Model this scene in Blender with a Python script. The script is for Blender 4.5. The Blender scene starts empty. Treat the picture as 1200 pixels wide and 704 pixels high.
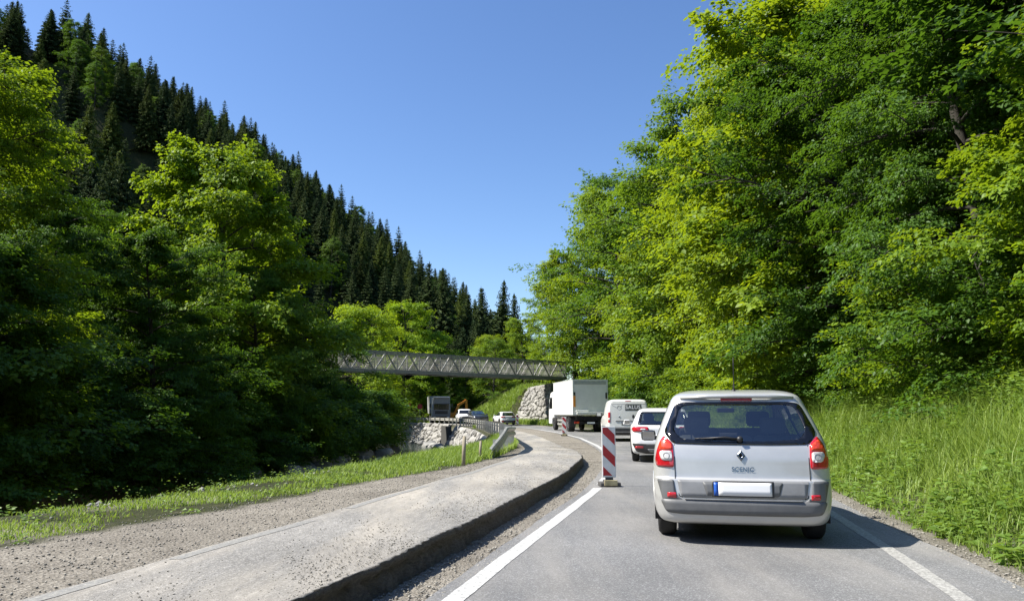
import bpy, bmesh, math, random
import numpy as np
from mathutils import Vector, Matrix
from mathutils.bvhtree import BVHTree

random.seed(7)
RNG = np.random.default_rng(7)
S = bpy.context.scene
COL = S.collection
R = math.radians

# ---------------------------------------------------------------- camera, light
CAM_H = 1.35
cam_d = bpy.data.cameras.new('camera'); cam = bpy.data.objects.new('camera', cam_d); COL.objects.link(cam)
cam_d.sensor_width = 36; cam_d.lens = 27; cam_d.clip_start = 0.05; cam_d.clip_end = 5000
cam.location = (0, 0, CAM_H); cam.rotation_euler = (R(90 + 8.28), 0, 0)
S.camera = cam

SUN_EL, SUN_AZ = 50, -94          # azimuth clockwise from +Y (the view direction): the sun stands at the left
world = bpy.data.worlds.new("World"); S.world = world; world.use_nodes = True
wn = world.node_tree.nodes; wl = world.node_tree.links
bg = wn['Background']; sky = wn.new('ShaderNodeTexSky'); sky.sky_type = 'NISHITA'; sky.sun_disc = False
sky.sun_elevation = R(SUN_EL); sky.sun_rotation = R(SUN_AZ); sky.altitude = 500; sky.air_density = 1.0
sky.dust_density = 0.9; sky.ozone_density = 3.0
hsv = wn.new('ShaderNodeHueSaturation'); hsv.inputs['Saturation'].default_value = 1.14; hsv.inputs['Hue'].default_value = 0.506; wl.new(sky.outputs[0], hsv.inputs['Color'])
wl.new(hsv.outputs[0], bg.inputs[0]); bg.inputs[1].default_value = 0.12
sun_d = bpy.data.lights.new('sun', 'SUN'); sun = bpy.data.objects.new('sun', sun_d); COL.objects.link(sun)
sun_d.energy = 5.0; sun_d.angle = R(0.53); sun_d.color = (1.0, 0.955, 0.87)
sd = Vector((math.sin(R(SUN_AZ)) * math.cos(R(SUN_EL)), math.cos(R(SUN_AZ)) * math.cos(R(SUN_EL)), math.sin(R(SUN_EL))))
sun.rotation_euler = sd.to_track_quat('Z', 'Y').to_euler()
S.view_settings.view_transform = 'Standard'; S.view_settings.look = 'None'
S.view_settings.exposure = 0.78; S.view_settings.gamma = 1
S.render.engine = 'CYCLES'
S.cycles.max_bounces = 7; S.cycles.diffuse_bounces = 3; S.cycles.glossy_bounces = 3
S.cycles.transmission_bounces = 3; S.cycles.transparent_max_bounces = 8
S.cycles.use_denoising = True
S.cycles.caustics_reflective = False; S.cycles.caustics_refractive = False

# ---------------------------------------------------------------- node helpers
def new_mat(name):
    m = bpy.data.materials.new(name); m.use_nodes = True
    nt = m.node_tree; b = nt.nodes['Principled BSDF']
    return m, nt, b
def ramp(nt, fac, stops):
    r = nt.nodes.new('ShaderNodeValToRGB'); e = r.color_ramp.elements
    while len(e) < len(stops): e.new(0.5)
    for el, (p, c) in zip(e, stops): el.position = p; el.color = (*c, 1) if len(c) == 3 else c
    nt.links.new(fac, r.inputs[0]); return r.outputs[0]
def noise(nt, scale, detail=4, rough=0.55, vec=None, dist=0):
    n = nt.nodes.new('ShaderNodeTexNoise'); n.inputs['Scale'].default_value = scale
    n.inputs['Detail'].default_value = detail; n.inputs['Roughness'].default_value = rough
    n.inputs['Distortion'].default_value = dist
    if vec is not None: nt.links.new(vec, n.inputs['Vector'])
    return n.outputs['Fac']
def pos(nt, obj=False):
    if obj: return nt.nodes.new('ShaderNodeTexCoord').outputs['Object']
    return nt.nodes.new('ShaderNodeNewGeometry').outputs['Position']
def mapping(nt, vec, scale=(1, 1, 1), rot=(0, 0, 0)):
    n = nt.nodes.new('ShaderNodeMapping'); n.inputs['Scale'].default_value = scale
    n.inputs['Rotation'].default_value = rot; nt.links.new(vec, n.inputs['Vector']); return n.outputs[0]
def mix(nt, fac, a, b, mode='MIX'):
    n = nt.nodes.new('ShaderNodeMix'); n.data_type = 'RGBA'; n.blend_type = mode
    for sock, v in ((n.inputs[0], fac), (n.inputs[6], a), (n.inputs[7], b)):
        if isinstance(v, bpy.types.NodeSocket): nt.links.new(v, sock)
        elif isinstance(v, (int, float)): sock.default_value = v
        else: sock.default_value = (*v, 1)
    return n.outputs[2]
def bump(nt, b, h, strength=0.4, dist=0.02):
    n = nt.nodes.new('ShaderNodeBump'); n.inputs['Strength'].default_value = strength
    n.inputs['Distance'].default_value = dist; nt.links.new(h, n.inputs['Height'])
    nt.links.new(n.outputs[0], b.inputs['Normal'])
def plain(name, col, rough=0.5, metal=0.0, coat=0.0, var=0.12, scale=6, spec=None, dirt=None):
    m, nt, b = new_mat(name)
    f = noise(nt, scale, 5, 0.6, pos(nt, True))
    lo = tuple(c * (1 - var) for c in col); hi = tuple(min(1, c * (1 + var)) for c in col)
    c = ramp(nt, f, [(0.35, lo), (0.65, hi)])
    if dirt:                      # road grime that clings low on vehicles
        sp = nt.nodes.new('ShaderNodeSeparateXYZ'); nt.links.new(pos(nt, True), sp.inputs[0])
        mr = nt.nodes.new('ShaderNodeMapRange'); nt.links.new(sp.outputs[2], mr.inputs[0])
        mr.inputs[1].default_value = 0.15; mr.inputs[2].default_value = 0.75; mr.inputs[3].default_value = dirt; mr.inputs[4].default_value = 0.02
        mm = nt.nodes.new('ShaderNodeMath'); mm.operation = 'MULTIPLY'; nt.links.new(mr.outputs[0], mm.inputs[0]); nt.links.new(f, mm.inputs[1])
        c = mix(nt, mm.outputs[0], c, (0.22, 0.19, 0.15))
    nt.links.new(c, b.inputs['Base Color'])
    b.inputs['Roughness'].default_value = rough; b.inputs['Metallic'].default_value = metal
    b.inputs['Coat Weight'].default_value = coat; b.inputs['Coat Roughness'].default_value = 0.06
    if spec is not None: b.inputs['Specular IOR Level'].default_value = spec
    return m

# ---------------------------------------------------------------- object helpers
def tag(o, label=None, cat=None, group=None, kind=None):
    if label: o['label'] = label
    if cat: o['category'] = cat
    if group: o['group'] = group
    if kind: o['kind'] = kind
    return o
def empty(name, loc, rz=0, label=None, cat=None, group=None, scale=1):
    o = bpy.data.objects.new(name, None); COL.objects.link(o); o.empty_display_size = 0.2
    o.location = loc; o.rotation_euler = (0, 0, rz); o.scale = (scale,) * 3 if not isinstance(scale, tuple) else scale
    return tag(o, label, cat, group)
def link(name, me, parent=None, mats=()):
    for m in mats: me.materials.append(m)
    o = bpy.data.objects.new(name, me); COL.objects.link(o)
    if parent: o.parent = parent
    return o
def np_mesh(name, V, F, smooth=False, attr=None, mat_idx=None):
    V = np.asarray(V, np.float32); F = np.asarray(F, np.int32)
    me = bpy.data.meshes.new(name); k = F.shape[1]
    me.vertices.add(len(V)); me.vertices.foreach_set('co', V.ravel())
    me.loops.add(F.size); me.loops.foreach_set('vertex_index', F.ravel())
    me.polygons.add(len(F)); me.polygons.foreach_set('loop_start', np.arange(0, F.size, k, dtype=np.int32))
    try: me.polygons.foreach_set('loop_total', np.full(len(F), k, np.int32))
    except Exception: pass
    if smooth: me.polygons.foreach_set('use_smooth', np.ones(len(F), bool))
    if mat_idx is not None: me.polygons.foreach_set('material_index', np.asarray(mat_idx, np.int32))
    me.update(calc_edges=True)
    if attr:
        for an, (dom, arr) in attr.items():
            a = me.attributes.new(an, 'FLOAT', dom); a.data.foreach_set('value', np.asarray(arr, np.float32))
    return me

class MB:
    """collects boxes, tubes, polygons into one bmesh"""
    def __init__(s): s.bm = bmesh.new()
    def box(s, c, d, rz=0, rx=0, ry=0, bev=0.0):
        M = Matrix.Translation(c) @ Matrix.Rotation(rz, 4, 'Z') @ Matrix.Rotation(ry, 4, 'Y') @ Matrix.Rotation(rx, 4, 'X') @ Matrix.Diagonal((d[0], d[1], d[2], 1))
        t = bmesh.new(); bmesh.ops.create_cube(t, size=1.0, matrix=M)
        if bev: bmesh.ops.bevel(t, geom=list(t.edges), offset=min(bev, min(d) * 0.45), segments=2, affect='EDGES', profile=0.6)
        s.merge(t); return s
    def merge(s, t):
        me = bpy.data.meshes.new('tmp'); t.to_mesh(me); t.free(); s.bm.from_mesh(me); bpy.data.meshes.remove(me)
    def beam(s, a, b, w, h=None, up=(0, 0, 1)):
        a, b = Vector(a), Vector(b); h = h or w; d = b - a; L = d.length; y = d.normalized()
        x = y.cross(Vector(up));
        if x.length < 1e-3: x = Vector((1, 0, 0))
        x.normalize(); z = x.cross(y)
        M = Matrix((( x.x, y.x, z.x, 0), (x.y, y.y, z.y, 0), (x.z, y.z, z.z, 0), (0, 0, 0, 1)))
        M = Matrix.Translation((a + b) / 2) @ M @ Matrix.Diagonal((w, L, h, 1))
        bmesh.ops.create_cube(s.bm, size=1.0, matrix=M); return s
    def tube(s, pts, rad, n=8, caps=True):
        pts = [Vector(p) for p in pts]; rads = rad if isinstance(rad, (list, tuple)) else [rad] * len(pts)
        rings = []
        for i, p in enumerate(pts):
            d = (pts[min(i + 1, len(pts) - 1)] - pts[max(i - 1, 0)]).normalized()
            x = d.cross(Vector((0, 0, 1)))
            if x.length < 1e-3: x = Vector((1, 0, 0))
            x.normalize(); y = d.cross(x)
            rings.append([s.bm.verts.new(p + (x * math.cos(2 * math.pi * k / n) + y * math.sin(2 * math.pi * k / n)) * rads[i]) for k in range(n)])
        for a, b in zip(rings, rings[1:]):
            for k in range(n):
                f = s.bm.faces.new((a[k], a[(k + 1) % n], b[(k + 1) % n], b[k])); f.smooth = True
        if caps: s.bm.faces.new(rings[0][::-1]); s.bm.faces.new(rings[-1])
        return s
    def lathe(s, prof, axis='X', c=(0, 0, 0), n=28):
        """prof = [(along axis, radius)]"""
        rings = []; c = Vector(c)
        for a, r in prof:
            ring = []
            for k in range(n):
                t = 2 * math.pi * k / n; u, v = r * math.cos(t), r * math.sin(t)
                p = {'X': (a, u, v), 'Y': (u, a, v), 'Z': (u, v, a)}[axis]
                ring.append(s.bm.verts.new(c + Vector(p)))
            rings.append(ring)
        for a, b in zip(rings, rings[1:]):
            for k in range(n):
                f = s.bm.faces.new((a[k], a[(k + 1) % n], b[(k + 1) % n], b[k])); f.smooth = True
        if prof[0][1] > 1e-4: s.bm.faces.new(rings[0][::-1])
        if prof[-1][1] > 1e-4: s.bm.faces.new(rings[-1])
        return s
    def prism(s, pts, a, b, axis='Y'):
        """2D outline extruded from a to b along axis"""
        def P(u, v, w): return {'Y': (u, w, v), 'X': (w, u, v), 'Z': (u, v, w)}[axis]
        A = [s.bm.verts.new(P(u, v, a)) for u, v in pts]; B = [s.bm.verts.new(P(u, v, b)) for u, v in pts]
        s.bm.faces.new(A); s.bm.faces.new(B[::-1]); n = len(pts)
        for k in range(n): s.bm.faces.new((A[k], B[k], B[(k + 1) % n], A[(k + 1) % n]))
        return s
    def build(s, name, mat, parent=None, smooth=None):
        bmesh.ops.recalc_face_normals(s.bm, faces=s.bm.faces)
        if smooth is not None:
            for f in s.bm.faces: f.smooth = smooth
        me = bpy.data.meshes.new(name); s.bm.to_mesh(me); s.bm.free()
        return link(name, me, parent, mat if isinstance(mat, (list, tuple)) else (mat,))

# ---------------------------------------------------------------- layout of the valley as functions of Y
def tab(pts):
    y = np.array([p[0] for p in pts], float); x = np.array([p[1] for p in pts], float)
    # smooth the polyline a little
    yy = np.arange(-40, 240, 0.5); xx = np.interp(yy, y, x)
    xx[yy < y[0]] = x[0] + (yy[yy < y[0]] - y[0]) * (x[1] - x[0]) / (y[1] - y[0])
    xx[yy > y[-1]] = x[-1] + (yy[yy > y[-1]] - y[-1]) * (x[-1] - x[-2]) / (y[-1] - y[-2])
    k = np.ones(5) / 5; xs = np.convolve(np.pad(xx, 2, mode='edge'), k, 'valid')
    return lambda Y: np.interp(Y, yy, xs)
xr = tab([(-20, -1.9), (0, 2.75), (6.2, 4.0), (8.4, 4.32), (11.8, 4.95), (14, 5.4), (20, 6.4), (26, 7.2), (32, 7.6), (42, 7.8), (52, 7.2), (60, 6.3), (66, 5.3), (75, 3.6), (84, 1.6), (92, -2), (98, -6), (104, -13), (110, -26), (114, -45), (118, -90)])
xrl = tab([(-20, -2.6), (0, 1.95), (5.8, 3.27), (7.6, 3.68), (10.8, 4.34), (14, 4.95), (20, 5.95), (26, 6.75), (32, 7.1), (42, 7.3), (52, 6.7), (60, 5.8), (66, 4.8), (75, 3.1), (84, 1.1), (92, -2.5), (98, -6.5), (104, -13.5), (110, -27), (114, -46), (118, -91)])
xl = tab([(-20, -6.2), (0, -1.65), (5.8, -.43), (8.4, .18), (14.1, 1.55), (20, 2.6), (26, 3.2), (32, 3.5), (41.5, 3.64), (52, 3.1), (60, 2.3), (65.5, 1.7), (75, -.3), (84, -2.7), (92, -6), (98, -10), (104, -17), (110, -30), (114, -50), (118, -95)])
xe = tab([(-20, -7), (0, -2.6), (4.86, -1.34), (6.91, -.8), (10.35, 0), (14.6, .95), (19, 1.66), (21.5, 1.92), (25, 2.05), (30, 1.95), (36, 1.8), (44, 1.5), (52, .9), (60, 0), (75, -2), (84, -4), (92, -7.4), (98, -11.4), (104, -19), (110, -33), (118, -99)])
xsl = tab([(-20, -9), (0, -4.15), (4.86, -3.0), (7.75, -2.33), (11.45, -1.61), (15.67, -.68), (20.1, .1), (28.2, .5), (34, .35), (45, -.3), (60, -1.6), (75, -3.9), (84, -6.2), (92, -9.2), (98, -13), (104, -20.5), (110, -35), (118, -103)])
xgn = tab([(-20, -12.5), (0, -6.6), (6.8, -4.36), (9.9, -3.2), (13.6, -2.2), (16.1, -1.25), (20, -.35), (28.2, .2), (34, .0), (45, -.7), (60, -2.0), (75, -4.3), (84, -6.7), (92, -9.8), (98, -13.6), (104, -21), (110, -36), (118, -104)])
xc = tab([(-20, -14.5), (0, -8.6), (6, -6.9), (10.35, -4.9), (14.6, -3.8), (20, -2.3), (25, -1.3), (30, -.8), (34, -.7), (45, -1.3), (60, -2.6), (75, -4.8), (84, -7.2), (92, -10.3), (98, -14.1), (104, -22), (110, -37), (118, -105)])
xb = tab([(-20, -15), (0, -12.8), (10, -12.2), (30, -11.6), (53, -10.2), (64, -9.9), (72, -12), (80, -15.5), (88, -20), (96, -27), (104, -38), (110, -52), (118, -120)])
hs = lambda Y: np.interp(Y, [-10, 20, 24, 30, 36], [.22, .22, .17, .05, .03])
def sst(x, a, b):
    t = np.clip((x - a) / (b - a), 0, 1); return t * t * (3 - 2 * t)
_road_poly = np.array([(xr(y) - 3, y) for y in np.arange(60, 122, 2.0)])
def road_dist(X, Y):
    d = np.full(np.shape(X), 1e9)
    for px_, py_ in _road_poly: d = np.minimum(d, np.hypot(X - px_, Y - py_))
    return d
def vnoise(X, Y, s, seed=0):
    a = seed * 1.7
    return (np.sin(X * s + 1.3 * np.sin(Y * s * .7 + a)) + np.sin(Y * s * 1.1 + 1.7 * np.sin(X * s * .6 + 2 + a))) * .5
def T(X, Y):
    X = np.asarray(X, float); Y = np.asarray(Y, float)
    r, c, e, sl, b = xr(Y), xc(Y), xe(Y), xsl(Y), xb(Y)
    z = np.full(np.broadcast(X, Y).shape, -.015)
    mid = (e + sl) / 2
    z = np.where(X < mid, hs(Y) - .03 + .022 * (X < sl - .02), z)
    # bank on the right
    rB = np.interp(Y, [76, 84, 87, 94, 98, 102, 110, 125], [3.3, 4.5, 4.0, .6, -3.2, -6, -8.5, -10]); rB = np.where(Y > 76, np.maximum(r, rB), r)
    d = X - rB
    bank = .43 * np.clip(d - .5, 0, 5.2) + .78 * np.clip(d - 5.7, 0, 62) + .1 * np.clip(d - 68, 0, 300)
    bf = .65 * np.clip(d - .3, 0, 7) + .2 * np.clip(d - 12, 0, 60); bf = np.maximum(bf, 4.3 * sst(d, .9, 2.3) * sst(Y, 84, 87) * (1 - sst(Y, 95, 99))); bank = bank * (1 - sst(Y, 84, 92)) + bf * sst(Y, 84, 92) * (1 - .45 * sst(Y, 118, 150)) + np.where(d > 1, .12 * vnoise(X, Y, 1.1) * sst(d, 1, 4), 0)
    d0 = X - r
    z = np.where(d > 0, z + bank, np.where(d0 > 0, z + .04, z))
    # left verge, river, left bank, left hill
    w = np.interp(Y, [0, 30, 36, 110], [2.6, 2.2, 1.0, 1.0])
    dl = c - X
    left = hs(Y) - .008 - (2.75) * sst(dl, 0, w)
    db = b - X
    left = left + 1.9 * sst(db, -.3, 2.5) + .1 * np.clip(db - 2, 0, 20)
    toe = np.where(Y < 60, -24, -24 + .26 * (Y - 60))
    hd = toe - X
    hill = .75 * np.clip(hd, 0, 95) + .12 * np.clip(hd - 95, 0, 200)
    z = np.where(dl > 0, left, z)
    m = sst(road_dist(X, Y), 9, 28)
    m = np.where(Y > 60, m, 1)
    z = np.where(dl > 0, z + hill * m * (Y > -60), z)
    far = (Y > 120) & (X > -120)
    zz = .78 * np.clip(hd, 0, 95) * m
    z = np.where((Y > 112) & (d0 > 0), np.maximum(zz * sst(Y, 112, 124), z), z)
    z = z + np.where((hd > 3), .8 * vnoise(X, Y, .13, 2) , 0)
    return z

# ---------------------------------------------------------------- ground material and mesh
def ground_mat():
    m, nt, b = new_mat('ground_soil_and_gravel')
    at = nt.nodes.new('ShaderNodeAttribute'); at.attribute_name = 'gravel'
    p = pos(nt)
    g1 = ramp(nt, noise(nt, 55, 6, .75, p), [(.25, (.09, .08, .065)), (.5, (.26, .235, .195)), (.75, (.46, .43, .37))])
    vo = nt.nodes.new('ShaderNodeTexVoronoi'); vo.inputs['Scale'].default_value = 38; nt.links.new(p, vo.inputs['Vector'])
    bw = nt.nodes.new('ShaderNodeRGBToBW'); nt.links.new(vo.outputs['Color'], bw.inputs[0]); g2 = mix(nt, .5, g1, bw.outputs[0], 'SOFT_LIGHT')
    g2 = mix(nt, ramp(nt, noise(nt, .9, 4, .6, p), [(.4, (0, 0, 0)), (.65, (.55, .55, .55))]), g2, (.13, .115, .095))
    s1 = ramp(nt, noise(nt, 3, 8, .7, p), [(.3, (.02, .025, .010)), (.55, (.045, .05, .018)), (.75, (.085, .072, .042))])
    c = mix(nt, at.outputs['Fac'], s1, g2)
    nt.links.new(c, b.inputs['Base Color']); b.inputs['Roughness'].default_value = .95
    b.inputs['Specular IOR Level'].default_value = .2
    h = mix(nt, .5, vo.outputs['Distance'], noise(nt, 20, 6, .7, p)); bump(nt, b, h, .9, .03)
    return m
def lines(segs):
    out = []
    for a, b_, st in segs: out += list(np.arange(a, b_, st))
    return np.array(out)
gx = lines([(-1500, -300, 100), (-300, -110, 8), (-110, -30, 2.5), (-30, -10, .8), (-10, 12, .22), (12, 30, .8), (30, 100, 3), (100, 300, 10), (300, 1600, 100)])
gy = lines([(-200, -20, 20), (-20, 0, 2), (0, 45, .35), (45, 110, .7), (110, 260, 3), (260, 500, 20), (500, 2600, 150)])
GX, GY = np.meshgrid(gx, gy, indexing='ij'); GZ = T(GX, GY)
far_fade = sst(GY, 220, 330); GZ = GZ * (1 - far_fade) + (np.clip(-GX * .2, 0, 60) - 3) * far_fade
idx = np.arange(GX.size).reshape(GX.shape)
F = np.stack([idx[:-1, :-1], idx[1:, :-1], idx[1:, 1:], idx[:-1, 1:]], -1).reshape(-1, 4)
grav = np.where(GX > xr(GY), np.clip(1 - (GX - xr(GY)) / .9, 0, 1), np.where(GX > xgn(GY), 1.0, np.clip(1 - (xgn(GY) - GX) / .5, 0, 1) * .8))
_rv = (xc(GY) - GX)
grav = np.where((_rv > .15) & (GX > xb(GY) - 2.5), .75, grav)
grav = np.where((GX < xgn(GY)) & (GX > xc(GY)) & (GY < 40), np.clip(vnoise(GX, GY, 2.3, 4) * 1.3 - .1, 0, .8), grav)
me = np_mesh('ground', np.stack([GX, GY, GZ], -1).reshape(-1, 3), F, True, {'gravel': ('POINT', grav.ravel())})
tag(link('ground', me, None, (ground_mat(),)), kind='structure')

# water
def water_mat():
    m, nt, b = new_mat('river_water')
    b.inputs['Base Color'].default_value = (.035, .05, .04, 1); b.inputs['Roughness'].default_value = .06
    b.inputs['IOR'].default_value = 1.33
    p = mapping(nt, pos(nt), (1.5, .6, 1)); bump(nt, b, noise(nt, 3, 6, .65, p, .6), .5, .12)
    c = ramp(nt, noise(nt, 2.2, 6, .7, p, .8), [(.55, (.03, .045, .035)), (.7, (.12, .13, .11)), (.76, (.6, .62, .6))])
    nt.links.new(c, b.inputs['Base Color']); return m
ys = np.arange(-20, 118, 2.0); V = []
for y in ys: V += [(xb(y) - 1.2, y, -2.15), (xc(y) + .2, y, -2.15)]
Fq = [(2 * i, 2 * i + 1, 2 * i + 3, 2 * i + 2) for i in range(len(ys) - 1)]
tag(link('water', np_mesh('water', V, Fq, True), None, (water_mat(),)), kind='structure')

# ---------------------------------------------------------------- roads
def asphalt(name, dark, light, dust, dust_amt, speck=1.0, mott=.15):
    m, nt, b = new_mat(name); p = pos(nt)
    base = ramp(nt, noise(nt, 130, 3, .8, p), [(.3, dark), (.7, light)])
    vo = nt.nodes.new('ShaderNodeTexVoronoi'); vo.inputs['Scale'].default_value = 95; nt.links.new(p, vo.inputs['Vector'])
    sp = ramp(nt, vo.outputs['Color'], [(.55, (0, 0, 0)), (.95, (.5 * speck,) * 3)])
    base = mix(nt, sp, base, tuple(min(1, c * 2.1) for c in light))
    pm = mapping(nt, p, (1.4, .22, 1), (0, 0, R(12)))
    st = ramp(nt, noise(nt, .9, 6, .62, pm), [(.42, (0, 0, 0)), (.72, (dust_amt,) * 3)])
    base = mix(nt, st, base, dust)
    pa = ramp(nt, noise(nt, .35, 3, .5, p), [(.4, (.86,) * 3), (.6, (1.08,) * 3)])
    base = mix(nt, 1.0, base, pa, 'MULTIPLY')
    pr = mapping(nt, p, (5, 1.1, 1), (0, 0, R(13)))
    base = mix(nt, mott, base, ramp(nt, noise(nt, 3.2, 8, .78, pr), [(.3, (.25,) * 3), (.5, (.5,) * 3), (.7, (.85,) * 3)]), 'OVERLAY')
    nt.links.new(base, b.inputs['Base Color']); b.inputs['Roughness'].default_value = .82; b.inputs['Specular IOR Level'].default_value = .35
    bump(nt, b, mix(nt, .5, vo.outputs['Distance'], noise(nt, 150, 4, .8, p)), .55, .006); return m
M_ROAD = asphalt('worn_asphalt', (.075, .075, .076), (.235, .235, .232), (.33, .31, .28), .6)
M_SLAB = asphalt('dusty_old_asphalt', (.12, .117, .108), (.315, .30, .275), (.43, .39, .325), .9, 1.0, .38)
def strip(name, fa, fb, y0, y1, dy, z, mat, cols=6, jit=0.0, zf=None, kind='structure'):
    ys = np.arange(y0, y1, dy); n = len(ys); V = np.zeros((n, cols + 1, 3))
    a = fa(ys); b_ = fb(ys)
    ja = np.convolve(RNG.normal(0, 1, n + 4), np.ones(5) / 5, 'valid') * jit
    jb = np.convolve(RNG.normal(0, 1, n + 4), np.ones(5) / 5, 'valid') * jit
    for k in range(cols + 1):
        t = k / cols; V[:, k, 0] = (a + ja) * (1 - t) + (b_ + jb) * t; V[:, k, 1] = ys
        V[:, k, 2] = z if zf is None else zf(V[:, k, 0], ys) + z
    ii = np.arange(n * (cols + 1)).reshape(n, cols + 1)
    Fq = np.stack([ii[:-1, :-1], ii[:-1, 1:], ii[1:, 1:], ii[1:, :-1]], -1).reshape(-1, 4)
    return tag(link(name, np_mesh(name, V.reshape(-1, 3), Fq, True), None, (mat,)), kind=kind)
strip('road', lambda y: xl(y) - .22, xr, -20, 117, .25, 0.0, M_ROAD, 8, .03)

# raised old carriageway with a broken edge
def slab():
    ys = np.concatenate([np.arange(-10, 3, .25), np.arange(3, 26, .05), np.arange(26, 117, .5)]); n = len(ys)
    a, e = xsl(ys) - .02, xe(ys); h = hs(ys)
    jit = np.convolve(RNG.normal(0, 1, n + 30), np.hanning(31) / 15, 'valid') * .04 + RNG.normal(0, .009, n)
    jit2 = np.convolve(RNG.normal(0, 1, n + 4), np.ones(5) / 5, 'valid') * .03
    far = ys > 40
    jit = np.where(far, 0, jit); jit2 = np.where(far, 0, jit2)
    rows = []
    ts = list(np.linspace(0, .93, 12)) + [.965, .988, 1.0]; cols = len(ts) - 1
    for k in range(cols + 1):
        t = ts[k]; x = a * (1 - t) + (e + jit) * t
        z = h + .006 * np.sin(x * 3 + ys * 1.3) 
        if k == cols: z = z - np.abs(RNG.normal(0, .007, n))
        rows.append(np.stack([x, ys, z], -1))
    for q, (dx, zz) in enumerate(((.012, .86), (-.03, .62), (.0, .35), (.03, .0))):
        j = RNG.normal(0, .014, n)
        rows.append(np.stack([e + jit + dx * (h / .22) + j + (jit2 if q > 1 else 0), ys, h * zz - (.03 if q == 3 else .015)], -1))
    V = np.stack(rows, 1); ii = np.arange(V.shape[0] * V.shape[1]).reshape(V.shape[:2])
    Fq = np.stack([ii[:-1, :-1], ii[:-1, 1:], ii[1:, 1:], ii[1:, :-1]], -1)
    mi = np.zeros(Fq.shape[:2], int); mi[:, cols:] = 1
    m2, nt, b = new_mat('cut_road_edge'); p = mapping(nt, pos(nt), (1, 1, 2.2))
    c = ramp(nt, noise(nt, 22, 7, .75, p), [(.3, (.07, .065, .055)), (.6, (.2, .18, .15)), (.8, (.3, .28, .23))])
    nt.links.new(c, b.inputs['Base Color']); b.inputs['Roughness'].default_value = .95; bump(nt, b, noise(nt, 30, 8, .8, p), 1, .04)
    me = np_mesh('old_carriageway', V.reshape(-1, 3), Fq.reshape(-1, 4), False, None, mi.ravel())
    tag(link('old_carriageway', me, None, (M_SLAB, m2)), kind='structure')
slab()

def paint(name, wear, col=(.62, .62, .60)):
    m, nt, b = new_mat(name); p = pos(nt)
    f = ramp(nt, noise(nt, 26, 7, .8, p), [(wear, (0, 0, 0)), (wear + .16, (1, 1, 1))])
    c = mix(nt, f, (.23, .225, .21), col); nt.links.new(c, b.inputs['Base Color']); b.inputs['Roughness'].default_value = .75
    bump(nt, b, noise(nt, 130, 3, .8, p), .3, .004); return m
M_LINE = paint('worn_white_paint', .37, (.56, .56, .54)); M_LINE2 = paint('faded_white_paint', .42, (.46, .45, .42)); M_LINE3 = paint('dusty_white_paint', .48, (.40, .385, .34))
strip('road_marking', lambda y: xl(y) - .09, lambda y: xl(y) + .07, 3, 14.3, .1, .004, M_LINE, 2, .008)
strip('road_marking', lambda y: xl(y) - .09, lambda y: xl(y) + .07, 14.9, 100, .5, .005, M_LINE, 2, .008)
strip('road_marking', lambda y: xrl(y) - .06, lambda y: xrl(y) + .08, 3, 100, .1, .004, M_LINE2, 2, .008)
for a_, b__ in ((2, 5.6), (6.2, 8.5), (9.4, 12.3), (13.2, 18.5), (19, 24)):
    strip('road_marking', lambda y: xsl(y) + .02, lambda y: xsl(y) + .13, a_, b__, .1, .0, M_LINE3, 2, .012, lambda x, y: hs(y) + .006 * np.sin(x * 3 + y * 1.3) + .003)

# loose stones
def stones(name, n, place, smin, smax, mat, label=None):
    t = (1 + 5 ** .5) / 2
    bv = np.array([(0, 0, 1), (.9, 0, .3), (.2, .9, .25), (-.8, .5, .2), (-.7, -.6, .3), (.3, -.9, .2), (.5, .4, -.4), (-.3, .4, -.4), (0, -.6, -.4)])
    bf = np.array([(0, 1, 2), (0, 2, 3), (0, 3, 4), (0, 4, 5), (0, 5, 1), (1, 6, 2), (2, 6, 7), (2, 7, 3), (3, 7, 4), (4, 7, 8), (4, 8, 5), (5, 8, 1), (1, 8, 6)])
    P = place(n); n = len(P); sz = smin + (smax - smin) * RNG.random(n) ** 3
    an = RNG.random(n) * 6.28; c, s_ = np.cos(an), np.sin(an)
    sc = sz[:, None] * RNG.uniform(.6, 1.25, (n, 3)); sc[:, 2] *= .7
    v = bv[None] * (1 + RNG.normal(0, .15, (n, 9, 3))) * sc[:, None, :]
    X = v[..., 0] * c[:, None] - v[..., 1] * s_[:, None]; Y = v[..., 0] * s_[:, None] + v[..., 1] * c[:, None]
    V = np.stack([X, Y, v[..., 2]], -1) + P[:, None, :]
    Fq = bf[None] + (np.arange(n) * 9)[:, None, None]
    me = np_mesh(name, V.reshape(-1, 3), Fq.reshape(-1, 3), False, {'lv': ('POINT', np.repeat(RNG.random(n), 9))})
    return link(name, me, None, (mat,))
def stone_mat(name, lo, hi):
    m, nt, b = new_mat(name); at = nt.nodes.new('ShaderNodeAttribute'); at.attribute_name = 'lv'
    c = ramp(nt, at.outputs['Fac'], [(0, lo), (1, hi)]); c = mix(nt, .4, c, ramp(nt, noise(nt, 18, 6, .7, pos(nt)), [(.3, lo), (.7, hi)]))
    nt.links.new(c, b.inputs['Base Color']); b.inputs['Roughness'].default_value = .9; bump(nt, b, noise(nt, 40, 6, .7, pos(nt)), .5, .01); return m
M_STONE = stone_mat('loose_gravel', (.13, .12, .10), (.46, .43, .37))
M_ROCK = stone_mat('river_rock', (.13, .13, .125), (.42, .41, .38))
M_ROCKD = stone_mat('dark_wet_rock', (.05, .05, .05), (.2, .2, .19))
def on_slab(n):
    Y = 3.5 + 30 * RNG.random(n) ** 2.0; t = 1 - np.abs(RNG.normal(0, .33, n)); t = np.clip(t, 0, .99)
    X = xsl(Y) + (xe(Y) - .02 - xsl(Y)) * t; return np.stack([X, Y, hs(Y) + .003 + 0 * X], -1)
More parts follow.
